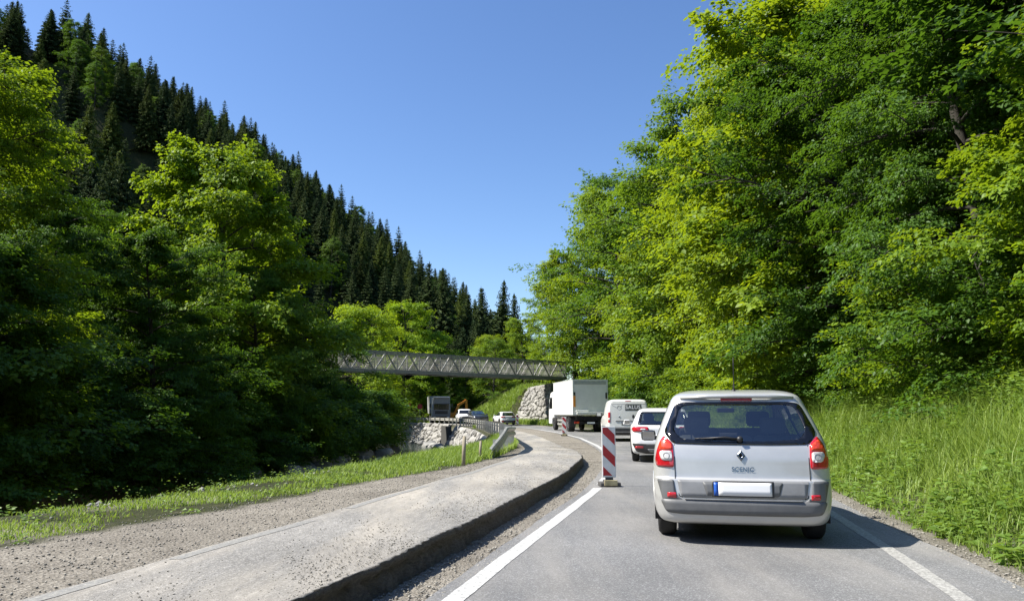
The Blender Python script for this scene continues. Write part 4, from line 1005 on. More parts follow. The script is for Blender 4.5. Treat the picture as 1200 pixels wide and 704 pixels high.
def wheel(root, x, y, r, w, side, n_sp=5, rim_m=None):
    m = MB(); a, b = (x - w / 2, x + w / 2)
    m.lathe([(a + .02, r * .62), (a, r * .70), (a + .005, r * .90), (a + .03, r * .985), (a + .06, r), (b - .06, r), (b - .03, r * .985), (b - .005, r * .90), (b, r * .70), (b - .02, r * .62), (b - .05, r * .60), (a + .05, r * .60), (a + .02, r * .62)], 'X', (0, 0, 0), 36)
    for k in range(3): m.lathe([(x - .05 + k * .05 - .003, r * 1.001), (x - .05 + k * .05, r * .985), (x - .05 + k * .05 + .003, r * 1.001)], 'X', (0, 0, 0), 36)
    o = m.build('wheel', M_TYRE, root); o.location = (0, y, r)
    m = MB(); xo = x + side * (w / 2 - .03)
    m.lathe([(xo - side * .10, r * .58), (xo - side * .01, r * .60), (xo, r * .62), (xo, r * .57), (xo - side * .05, r * .55), (xo - side * .10, r * .55)], 'X', (0, 0, 0), 30)
    m.lathe([(xo - side * .09, .001), (xo - side * .09, r * .56)], 'X', (0, 0, 0), 24)
    for k in range(n_sp):
        t = k * 2 * math.pi / n_sp; m.beam((xo - side * .02, math.cos(t) * r * .1, math.sin(t) * r * .1), (xo - side * .02, math.cos(t) * r * .58, math.sin(t) * r * .58), .03, r * .2, up=(1, 0, 0))
    m.lathe([(xo, .001), (xo, r * .12), (xo - side * .04, r * .14)], 'X', (0, 0, 0), 16)
    m.build('rim', rim_m or M_RIM, o)
    return o
def seat(root, x, y, mat=None, w=.46, h=1.05, zb=.5, head=True):
    m = MB(); m.box((x, y + .05, zb - .08), (w, .5, .16), bev=.05); m.box((x, y - .18, zb + .26), (w, .13, .56), rx=R(-12), bev=.05); m.build('seat', mat or M_SEAT, root)
    if head:
        m = MB(); m.box((x, y - .27, zb + .65), (.28, .1, .19), bev=.05); m.tube([(x - .06, y - .26, zb + .5), (x - .06, y - .26, zb + .6)], .008); m.tube([(x + .06, y - .26, zb + .5), (x + .06, y - .26, zb + .6)], .008); m.build('headrest', mat or M_SEAT, root)
def mirror_part(root, x, y, z, side, mat, s=1.0):
    m = MB(); m.box((x + side * .10 * s, y, z), (.20 * s, .11 * s, .145 * s), bev=.045); m.box((x - side * .03, y + .02, z - .03), (.12, .05, .05), bev=.015); o = m.build('mirror', mat, root, smooth=True)
    m = MB(); m.box((x + side * .10 * s, y - .0565 * s, z), (.165 * s, .006, .11 * s), bev=.003); m.build('mirror_glass', M_CHROME, o)
def interior(car, root, w, y0, y1, zf, zs):
    m = MB(); m.box((0, (y0 + y1) / 2, zf), (w * 2, y1 - y0, .04)); m.box((0, y1 - .05, (zf + zs) / 2), (w * 2, .3, zs - zf)); m.build('cabin_floor', M_UNDER, root)
def arch_parts(car, root, arches, x_in, mat_ring, w=.045, x_out=None):
    for cy, cz, r in arches:
        ring = [(cy + (r + w) * math.cos(t), cz + (r + w) * math.sin(t)) for t in np.linspace(-.42, math.pi + .42, 30)]
        inn = [(cy + (r - .035) * math.cos(t), cz + (r - .035) * math.sin(t)) for t in np.linspace(-.42, math.pi + .42, 30)]
        for vw in ('left', 'right'):
            q = [p for p in ring] + inn[::-1]
            bm_poly = []
            car.patch('arch_trim', ring, vw, .006, mat_ring, inner=inn, step=.2, depth=.03) if False else arch_strip(car, root, ring, inn, vw, mat_ring)
        m = MB()
        for sd_ in (-1, 1):
            n = 18; A = []; B = []
            for t in np.linspace(-.3, math.pi + .3, n):
                A.append(m.bm.verts.new((sd_ * (x_out or x_in + .32), cy + r * math.cos(t), cz + r * math.sin(t)))); B.append(m.bm.verts.new((sd_ * x_in, cy + r * math.cos(t), cz + r * math.sin(t))))
            for k in range(n - 1): m.bm.faces.new((A[k], A[k + 1], B[k + 1], B[k]))
            m.bm.faces.new(B)
        m.build('wheel_well', M_UNDER, root)
def arch_strip(car, root, ring, inn, vw, mat):
    bm = bmesh.new(); A = []
    for (a, b) in zip(ring, inn):
        h1 = car.hit(a[0], a[1], vw, .008); h2 = car.hit(b[0], b[1], vw, .012)
        if h1 is None or h2 is None: continue
        sx = -1 if vw == 'left' else 1
        A.append([bm.verts.new(h1[0] - Vector((sx * .012, 0, 0))), bm.verts.new(h1[0]), bm.verts.new(h2[0]), bm.verts.new(h2[0] - Vector((sx * .05, 0, 0)))])
    for p, q in zip(A, A[1:]):
        for k in range(3): f = bm.faces.new((p[k], q[k], q[k + 1], p[k + 1])); f.smooth = True
    bmesh.ops.recalc_face_normals(bm, faces=bm.faces); me = bpy.data.meshes.new('arch_trim'); bm.to_mesh(me); bm.free(); link('arch_trim', me, root, (mat,))

#--SILVERCAR
def silver_car(X, Y, rz):
    t = empty('silver_car', (X, Y, 0), rz, 'silver compact family car seen from behind, nearest in the queue, with blank white plate', 'car', 'cars queuing in the right lane')
    keys = [(.20, .14, 4.02, .74, .74, .15, .3, .03, .12), (.225, .05, 4.15, .82, .80, .22, .35, .05, .2), (.28, .012, 4.22, .865, .85, .26, .4, .06, .25), (.36, 0, 4.25, .885, .87, .27, .4, .065, .27), (.47, .0, 4.26, .90, .88, .27, .42, .065, .28),
            (.60, .015, 4.25, .905, .89, .27, .42, .065, .28), (.655, .025, 4.23, .905, .89, .25, .42, .06, .28), (.68, .05, 4.21, .903, .89, .24, .42, .055, .28), (.80, .065, 4.10, .90, .885, .23, .42, .05, .28), (.86, .07, 3.98, .897, .88, .22, .40, .05, .27), (.95, .09, 3.78, .888, .865, .2, .4, .05, .25), (1.02, .115, 3.42, .875, .85, .2, .38, .05, .2),
            (1.08, .15, 3.05, .86, .82, .2, .34, .05, .18), (1.16, .205, 2.85, .832, .78, .2, .32, .05, .16), (1.25, .27, 2.66, .80, .735, .19, .3, .05, .14), (1.42, .385, 2.30, .73, .67, .18, .28, .045, .12), (1.485, .42, 2.14, .70, .64, .17, .26, .04, .1),
            (1.52, .435, 2.05, .675, .62, .17, .25, .035, .1), (1.55, .49, 1.92, .64, .585, .17, .25, .03, .1), (1.585, .66, 1.72, .56, .52, .2, .25, .03, .08), (1.605, .88, 1.56, .43, .41, .2, .2, .02, .05), (1.612, 1.1, 1.4, .22, .22, .1, .1, .01, .01)]
    inner = rnd([(-.60, 1.07), (-.68, 1.16), (-.60, 1.41), (-.50, 1.435), (.50, 1.435), (.60, 1.41), (.68, 1.16), (.60, 1.07), (.30, 1.05), (-.30, 1.05)], .05)
    outer = rnd([(-.69, 1.02), (-.78, 1.13), (-.655, 1.44), (-.55, 1.46), (.55, 1.46), (.655, 1.44), (.78, 1.13), (.69, 1.02), (.33, 1.012), (-.33, 1.012)], .05)
    ws_o = rnd([(-.72, 1.10), (-.60, 1.49), (.60, 1.49), (.72, 1.10)], .06); ws_i = rnd([(-.67, 1.13), (-.56, 1.46), (.56, 1.46), (.67, 1.13)], .05)
    s1 = rnd([(.52, 1.10), (.78, 1.42), (1.14, 1.45), (1.18, 1.08)], .05); s2 = rnd([(1.26, 1.07), (1.24, 1.45), (1.75, 1.46), (1.95, 1.06)], .05); s3 = rnd([(2.02, 1.06), (1.85, 1.44), (2.15, 1.40), (2.62, 1.07)], .05)
    arches = [(.76, .31, .36), (3.44, .31, .36)]
    def grow(p, k): c = (sum(a for a, _ in p) / len(p), sum(b for _, b in p) / len(p)); return [(c[0] + (a - c[0]) * k, c[1] + (b - c[1]) * k) for a, b in p]
    car = Car(keys, t, M_SILVER, [('rear', grow(inner, 1.02), 1.2), ('front', grow(ws_i, 1.03), 1.7), ('side', s1, .55), ('side', s2, .55), ('side', s3, .55)], arches)
    car.patch('rear_window', outer, 'rear', .003, M_GLASS, step=.05, depth=.004)
    car.patch('window_border', outer, 'rear', .007, M_DARKTR, inner=inner, step=.06)
    car.patch('windscreen', ws_o, 'front', .003, M_GLASS, step=.08, depth=.004); car.patch('windscreen_border', ws_o, 'front', .006, M_DARKTR, inner=ws_i, step=.1)
    for sp in (s1, s2, s3):
        for vw in ('left', 'right'):
            car.patch('side_window', grow(sp, 1.04), vw, .003, M_GLASSD, step=.08, depth=.004); car.patch('window_border', grow(sp, 1.12), vw, .005, M_DARKTR, inner=grow(sp, .97), step=.12)
    arch_parts(car, t, arches, .58, M_SILVER, .03)
    # tailgate shut lines
    for sg in (-1, 1):
        car.patch('shut_line', [(sg * .668, 1.015), (sg * .677, 1.015), (sg * .677, .66), (sg * .64, .49), (sg * .60, .475), (sg * .60, .483), (sg * .632, .497), (sg * .668, .665)], 'rear', .0015, M_GAP, step=.2, depth=.001)
        car.patch('reflector', rnd([(sg * .665, .47), (sg * .665, .525), (sg * .755, .525), (sg * .755, .475)], .012), 'rear', .010, M_LRED, step=.04)
        lt = [(sg * .775, 1.105), (sg * .690, 1.02), (sg * .682, .90), (sg * .682, .775), (sg * .862, .785), (sg * .872, .86), (sg * .852, .95), (sg * .815, 1.05)]
        L_ = car.patch('taillight', rnd(lt, .025), 'rear', .010, M_LRED, step=.03, depth=.02)
        car.patch('orange_lens', rnd([(sg * .775, 1.07), (sg * .70, 1.01), (sg * .695, .955), (sg * .835, .955), (sg * .81, 1.04)], .02), 'rear', .0135, M_LORA, step=.03, parent=L_)
        car.patch('clear_lens', rnd([(sg * .70, .945), (sg * .70, .845), (sg * .80, .845), (sg * .825, .90), (sg * .82, .945)], .03), 'rear', .0145, M_LCLR, step=.03, parent=L_)
        for r_ in (.032,): car.patch('lamp_ring', [(sg * .755 + r_ * math.cos(a), .895 + r_ * math.sin(a)) for a in np.linspace(0, 6.28, 20, endpoint=False)], 'rear', .0165, M_GREYL, inner=[(sg * .755 + r_ * .8 * math.cos(a), .895 + r_ * .8 * math.sin(a)) for a in np.linspace(0, 6.28, 20, endpoint=False)], step=.05, parent=L_)
    car.patch('lower_tailgate_panel', rnd([(-.655, .655), (-.625, .50), (-.59, .478), (.59, .478), (.625, .50), (.655, .655)], .02), 'rear', .006, M_GREYL, step=.05)
    car.patch('plate_recess', rnd([(-.40, .640), (-.355, .50), (.355, .50), (.40, .640)], .02), 'rear', .009, M_GREYP, step=.05)
    pl = car.patch('number_plate', [(-.24, .505), (-.24, .635), (.285, .635), (.285, .505)], 'rear', .015, M_PLATE, step=.05, depth=.012)
    car.patch('plate_band', [(-.285, .505), (-.285, .635), (-.240, .635), (-.240, .505)], 'rear', .0145, M_BLUE, step=.05, parent=pl)
    car.patch('plate_holder', [(-.305, .492), (-.305, .648), (.305, .648), (.305, .492)], 'rear', .012, M_BLKP, inner=[(-.285, .505), (-.285, .635), (.285, .635), (.285, .505)], step=.1)
    for sg in (-1, 1): car.patch('bumper_side_panel', rnd([(sg * .69, .655), (sg * .665, .50), (sg * .60, .455), (sg * .60, .44), (sg * .80, .43), (sg * .86, .655)], .02), 'rear', .006, M_GREYP, step=.05)
    car.patch('bumper_strip', rnd([(-.83, .455), (-.77, .325), (-.6, .31), (.6, .31), (.77, .325), (.83, .455)], .04), 'rear', .009, M_GREYP, step=.05, depth=.02)
    car.patch('bumper_lip', rnd([(-.58, .470), (-.58, .458), (.58, .458), (.58, .470)], .004), 'rear', .014, M_GREYL, step=.1)
    # badge: lozenge ring, and lettering
    def loz(w, h): return [(0, h), (-w, 0), (0, -h), (w, 0)]
    def sub4(p, c): q = []; [q.extend([(c[0] + a[0], c[1] + a[1]), (c[0] + (a[0] + b[0]) / 2, c[1] + (a[1] + b[1]) / 2)]) for a, b in zip(p, p[1:] + p[:1])]; return q
    bg_ = car.patch('badge', sub4(loz(.043, .056), (0, .905)), 'rear', .014, M_BADGE, inner=sub4(loz(.018, .026), (0, .905)), step=.1, depth=.016)
    car.patch('badge_core', sub4(loz(.018, .026), (0, .905)), 'rear', .004, M_GAP, step=.1, depth=.0, parent=bg_)
    car.text('lettering', 'SCENIC', .015, .765, .062, M_BADGE, off=.006, bold=True)
    car.patch('brake_light', rnd([(-.165, 1.472), (-.165, 1.498), (.165, 1.498), (.165, 1.472)], .008), 'rear', .02, M_LRED, step=.05, depth=.03)
    # spoiler lip
    m = MB(); m.tube([(-.60, .455, 1.508), (-.3, .40, 1.522), (0, .385, 1.526), (.3, .40, 1.522), (.60, .455, 1.508)], [.014, .022, .024, .022, .014], 8); m.build('roof_spoiler', M_SILVER, t)
    # wiper and antenna
    h0 = car.hit(0, 1.055, 'rear', .03)[0]; m = MB(); m.tube([h0, car.hit(-.15, 1.075, 'rear', .035)[0], car.hit(-.40, 1.06, 'rear', .028)[0]], [.014, .010, .006], 6); m.lathe([(-.03, .001), (-.03, .028), (.02, .034)], 'Y', h0, 14)
    bl = [car.hit(x, 1.065 + .012 * (1 - (abs(x + .22) / .24) ** 2), 'rear', .018)[0] for x in np.linspace(-.46, .02, 8)]; m.tube(bl, .007, 5); m.build('wiper', M_BLKP, t)
    m = MB(); m.tube([(0, .70, 1.585), (0, .66, 1.72), (0, .60, 1.96)], [.009, .005, .003], 6); m.lathe([(1.575, .03), (1.61, .014)], 'Z', (0, .7, 0), 12); m.build('antenna', M_BLKP, t)
    for sg in (-1, 1):
        wheel(t, sg * .775, .76, .315, .205, sg); wheel(t, sg * .775, 3.44, .315, .205, sg); mirror_part(t, sg * .93, 2.5, 1.04, sg, M_BLKP, .98)
    m = MB(); m.box((0, 2.1, .24), (1.2, 3.6, .1)); m.build('underbody', M_UNDER, t)
    interior(car, t, .70, .35, 3.0, .48, 1.02)
    for x in (-.36, .36): seat(t, x, 2.15, M_SEAT, .50, zb=.62)
    for x in (-.42, 0, .42): seat(t, x, 1.15, M_SEATL, .40, zb=.55, head=x != 0)
    m = MB(); m.box((0, .62, .98), (1.30, .5, .02)); m.build('parcel_shelf', M_SEAT, t)
    m = MB(); m.box((0, 2.98, 1.02), (1.3, .28, .1), bev=.04); m.build('dashboard', M_BLKP, t)
    m = MB(); m.lathe([(0, .165), (.012, .178), (.0, .192), (-.012, .178), (0, .165)], 'Y', (-.36, 2.72, 1.02), 24); m.build('steering_wheel', M_BLKP, t)
    m = MB(); m.box((.0, 2.36, 1.38), (.22, .03, .06), bev=.012); m.build('rear_view_mirror', M_BLKP, t)
silver_car(2.36, 8.05, R(-12))

#--CROSSOVER
def crossover(name, X, Y, rz, label, group, paint_m, scale=1.0, dark_roof=False):
    t = empty(name, (X, Y, 0), rz, label, 'car', group, scale)
    keys = [(.22, .16, 3.98, .74, .74, .15, .3, .04, .12), (.25, .06, 4.08, .82, .80, .25, .35, .06, .2), (.36, 0, 4.14, .86, .85, .28, .4, .07, .25), (.52, 0, 4.16, .875, .86, .28, .42, .07, .28), (.66, .03, 4.15, .875, .87, .28, .42, .07, .28), (.76, .07, 4.1, .87, .87, .27, .42, .06, .28),
            (.90, .08, 3.95, .865, .86, .26, .4, .06, .27), (.98, .12, 3.6, .85, .84, .25, .38, .06, .2), (1.03, .18, 3.05, .83, .81, .24, .34, .06, .18), (1.10, .24, 2.85, .80, .76, .23, .32, .06, .16), (1.22, .34, 2.55, .745, .70, .2, .3, .05, .14), (1.32, .42, 2.32, .69, .66, .18, .28, .045, .12), (1.38, .44, 2.16, .655, .62, .17, .26, .04, .1),
            (1.42, .48, 2.02, .62, .59, .17, .25, .03, .1), (1.455, .66, 1.8, .54, .52, .2, .25, .03, .08), (1.475, .95, 1.6, .38, .38, .2, .2, .02, .05), (1.48, 1.15, 1.4, .2, .2, .1, .1, .01, .01)]
    inner = rnd([(-.60, 1.05), (-.55, 1.33), (.55, 1.33), (.60, 1.05)], .06); outer = rnd([(-.70, 1.005), (-.60, 1.365), (.60, 1.365), (.70, 1.005)], .06)
    ws_o = rnd([(-.70, 1.06), (-.58, 1.39), (.58, 1.39), (.70, 1.06)], .06); ws_i = rnd([(-.65, 1.09), (-.54, 1.36), (.54, 1.36), (.65, 1.09)], .05)
    s1 = rnd([(.75, 1.06), (.92, 1.30), (1.30, 1.34), (1.30, 1.03)], .05); s2 = rnd([(1.37, 1.03), (1.37, 1.345), (1.85, 1.34), (2.02, 1.02)], .04); s3 = rnd([(2.08, 1.02), (1.93, 1.33), (2.15, 1.30), (2.6, 1.04)], .04)
    arches = [(.74, .33, .37), (3.34, .33, .37)]
    car = Car(keys, t, paint_m, [('rear', inner, 1.2), ('front', ws_i, 1.7), ('side', s1, .5), ('side', s2, .5), ('side', s3, .5)], arches)
    car.patch('rear_window', outer, 'rear', .003, M_GLASSD, step=.08, depth=.004); car.patch('window_border', outer, 'rear', .006, M_DARKTR, inner=inner, step=.1)
    car.patch('windscreen', ws_o, 'front', .003, M_GLASS, step=.1, depth=.004)
    for sp in (s1, s2, s3):
        for vw in ('left', 'right'):
            g_ = [(sum(a for a, _ in sp) / len(sp), sum(b for _, b in sp) / len(sp))][0]; gr = [(g_[0] + (a - g_[0]) * 1.1, g_[1] + (b - g_[1]) * 1.1) for a, b in sp]
            car.patch('side_window', gr, vw, .004, M_DARKTR if False else M_GLASSD, step=.1, depth=.004)
    arch_parts(car, t, arches, .56, M_BLKP, .06)
    for sg in (-1, 1):
        L_ = car.patch('taillight', rnd([(sg * .40, .955), (sg * .40, .825), (sg * .84, .825), (sg * .84, .955)], .06), 'rear', .014, M_LRED, step=.04, depth=.02)
        car.patch('clear_lens', rnd([(sg * .48, .91), (sg * .48, .87), (sg * .62, .87), (sg * .62, .91)], .02), 'rear', .018, M_LCLR, step=.05, parent=L_)
        car.patch('fog_light', rnd([(sg * .55, .44), (sg * .55, .38), (sg * .76, .38), (sg * .76, .44)], .02), 'rear', .022, M_LRED, step=.05)
        wheel(t, sg * .76, .74, .33, .205, sg); wheel(t, sg * .76, 3.34, .33, .205, sg); mirror_part(t, sg * .88, 2.5, 1.06, sg, paint_m)
        for vw in ('left', 'right'): pass
    car.patch('bumper_cladding', rnd([(-.85, .52), (-.74, .30), (-.5, .25), (.5, .25), (.74, .30), (.85, .52), (.5, .50), (-.5, .50)], .05), 'rear', .012, M_BLKP, step=.05, depth=.02)
    car.patch('skid_plate', rnd([(-.45, .37), (-.38, .28), (.38, .28), (.45, .37)], .03), 'rear', .018, M_GREYL, step=.08)
    car.patch('number_plate', [(-.26, .62), (-.26, .73), (.26, .73), (.26, .62)], 'rear', .01, M_PLATE, step=.1)
    for vw in ('left', 'right'): car.patch('sill_cladding', rnd([(1.12, .25), (1.12, .42), (2.95, .42), (2.95, .25)], .03), vw, .012, M_BLKP, step=.1)
    m = MB(); m.box((0, 2.05, .27), (1.15, 3.4, .1)); m.build('underbody', M_UNDER, t)
    interior(car, t, .66, .4, 3.0, .5, 1.0)
    for x in (-.36, .36): seat(t, x, 2.05, M_SEAT, .48, zb=.58)
    for x in (-.36, .36): seat(t, x, 1.2, M_SEAT, .44, zb=.52)
    for sg in (-1, 1): m = MB(); m.tube([(sg * .56, .75, 1.44), (sg * .57, .9, 1.485), (sg * .55, 1.7, 1.49), (sg * .54, 1.9, 1.43)], .014, 6); m.build('roof_rail', M_BLKP, t)
    return t
crossover('white_crossover', 4.12, 21.15, R(-8.5), 'white crossover car with pill-shaped red tail lights ahead of the silver car', 'cars queuing in the right lane', M_WPAINT)
crossover('white_hatchback', -.35, 83.6, R(16), 'small white car passing under the footbridge beside the far delineator', 'cars on the far bend', M_WPAINT, .97)
crossover('dark_car', -4.6, 91.5, R(196), 'dark car on the far bend left of the small white car', 'cars on the far bend', plain('dark_grey_paint', (.035, .037, .042), .3, .3, .7, dirt=.4), 1.06)
#--VAN
def van(X, Y, rz):
    t = empty('white_van', (X, Y, 0), rz, 'white delivery van with a dark lettered sign on its rear, behind the box truck', 'van', 'vehicles ahead in the queue')
    keys = [(.30, .10, 4.85, .84, .80, .1, .3, .02, .12), (.34, .02, 4.95, .92, .88, .12, .35, .03, .2), (.55, 0, 5.0, .95, .93, .12, .4, .03, .25), (.70, .02, 5.0, .96, .94, .12, .4, .03, .28), (.95, .04, 4.8, .965, .94, .12, .4, .03, .28), (1.08, .05, 4.4, .96, .93, .12, .4, .03, .25), (1.16, .055, 4.15, .955, .91, .12, .36, .03, .2),
            (1.4, .075, 3.85, .94, .87, .12, .34, .03, .18), (1.65, .10, 3.55, .915, .82, .12, .3, .03, .14), (1.80, .12, 3.35, .885, .78, .14, .3, .03, .12), (1.88, .15, 3.2, .85, .75, .16, .3, .03, .1), (1.93, .22, 3.0, .78, .68, .2, .3, .02, .1), (1.96, .5, 2.7, .62, .56, .2, .3, .02, .08), (1.97, .9, 2.2, .4, .4, .2, .2, .01, .01)]
    arches = [(.95, .34, .39), (4.05, .34, .39)]
    car = Car(keys, t, M_VPAINT, [], arches)
    car.patch('windscreen', rnd([(-.76, 1.22), (-.70, 1.78), (.70, 1.78), (.76, 1.22)], .06), 'front', .004, M_DARKTR, step=.1)
    for vw in ('left', 'right'): car.patch('side_window', rnd([(2.75, 1.2), (2.75, 1.72), (3.3, 1.72), (3.95, 1.2)], .06), vw, .004, M_DARKTR, step=.1); car.patch('shut_line', [(2.6, .45), (2.6, 1.82), (2.612, 1.82), (2.612, .45)], vw, .002, M_GAP, step=.3, depth=.001); car.patch('side_moulding', rnd([(1.45, .58), (1.45, .70), (3.55, .70), (3.55, .58)], .02), vw, .012, M_BLKP, step=.2)
    arch_parts(car, t, arches, .62, M_VPAINT, .03)
    for sg in (-1, 1):
        L_ = car.patch('taillight', rnd([(sg * .835, 1.36), (sg * .85, .88), (sg * .945, .88), (sg * .93, 1.36)], .025), 'rear', .012, M_LRED, step=.04, depth=.02)
        car.patch('clear_lens', rnd([(sg * .86, 1.10), (sg * .86, .99), (sg * .93, .99), (sg * .925, 1.10)], .015), 'rear', .016, M_LCLR, step=.05, parent=L_)
        wheel(t, sg * .83, .95, .335, .215, sg); wheel(t, sg * .83, 4.05, .335, .215, sg); mirror_part(t, sg * .95, 3.75, 1.25, sg, M_BLKP, 1.4)
    car.patch('panel_crease', [(-.80, 1.735), (-.80, 1.75), (.80, 1.75), (.80, 1.735)], 'rear', .003, M_GREYL, step=.1, depth=.001)
    car.patch('rear_bumper', rnd([(-.94, .66), (-.90, .33), (.90, .33), (.94, .66)], .04), 'rear', .03, M_BLKP, step=.06, depth=.04)
    for z_ in (.60, .44): car.patch('bumper_rib', [(-.85, z_), (-.85, z_ + .025), (.85, z_ + .025), (.85, z_)], 'rear', .036, M_GREYL, step=.1)
    car.patch('tailgate_handle_bar', rnd([(-.62, .93), (-.62, .99), (.62, .99), (.62, .93)], .02), 'rear', .02, M_GREYL, step=.06, depth=.02)
    car.patch('plate_recess', rnd([(-.34, .76), (-.34, .90), (.34, .90), (.34, .76)], .02), 'rear', .006, M_GREYP, step=.06)
    car.patch('number_plate', [(-.26, .775), (-.26, .885), (.26, .885), (.26, .775)], 'rear', .013, M_PLATE, step=.06)
    car.patch('tailgate_handle', [(.22 + .055 * math.cos(a), 1.16 + .085 * math.sin(a)) for a in np.linspace(0, 6.28, 18, endpoint=False)], 'rear', .015, M_BLKP, step=.03)
    lz = [(-.42 + .045 * c, 1.15 + .06 * s_) for c, s_ in ((0, 1), (-1, 0), (0, -1), (1, 0))]; car.patch('badge', lz, 'rear', .012, M_BADGE, step=.04)
    sgn = car.patch('sign_panel', [(-.15, 1.44), (-.15, 1.73), (.60, 1.73), (.60, 1.44)], 'rear', .007, plain('dark_sign_vinyl', (.06, .07, .065), .5), step=.06)
    car.text('lettering', 'SALUS', .225, 1.585, .235, M_PLATE, off=.0105, bold=True, parent=sgn)
    dk = plain('grey_print', (.28, .29, .28), .6)
    c0 = (-.42, 1.57); car.patch('emblem_ring', [(c0[0] + .10 * math.cos(a), c0[1] + .10 * math.sin(a)) for a in np.linspace(0, 6.28, 24, endpoint=False)], 'rear', .005, dk, inner=[(c0[0] + .08 * math.cos(a), c0[1] + .08 * math.sin(a)) for a in np.linspace(0, 6.28, 24, endpoint=False)], step=.05)
    for q in ([(-.78, 1.70), (-.76, 1.71), (-.50, 1.55), (-.51, 1.54)], [(-.52, 1.68), (-.50, 1.68), (-.41, 1.58), (-.43, 1.58)], [(-.30, 1.70), (-.28, 1.69), (-.40, 1.56), (-.42, 1.57)]): car.patch('emblem_line', q, 'rear', .005, dk, step=.06)
    for vw in ('left', 'right'): pass
    car.patch('tailgate_gap', [(-.80, 1.84), (-.80, 1.848), (.80, 1.848), (.80, 1.84)], 'rear', .002, M_GAP, step=.1, depth=.001)
    car.patch('brake_light', rnd([(-.13, 1.865), (-.13, 1.885), (.13, 1.885), (.13, 1.865)], .006), 'rear', .012, M_LRED, step=.05)
    m = MB(); m.box((0, 2.5, .33), (1.3, 4.2, .1)); m.build('underbody', M_UNDER, t)
van(5.45, 36.3, R(-2))
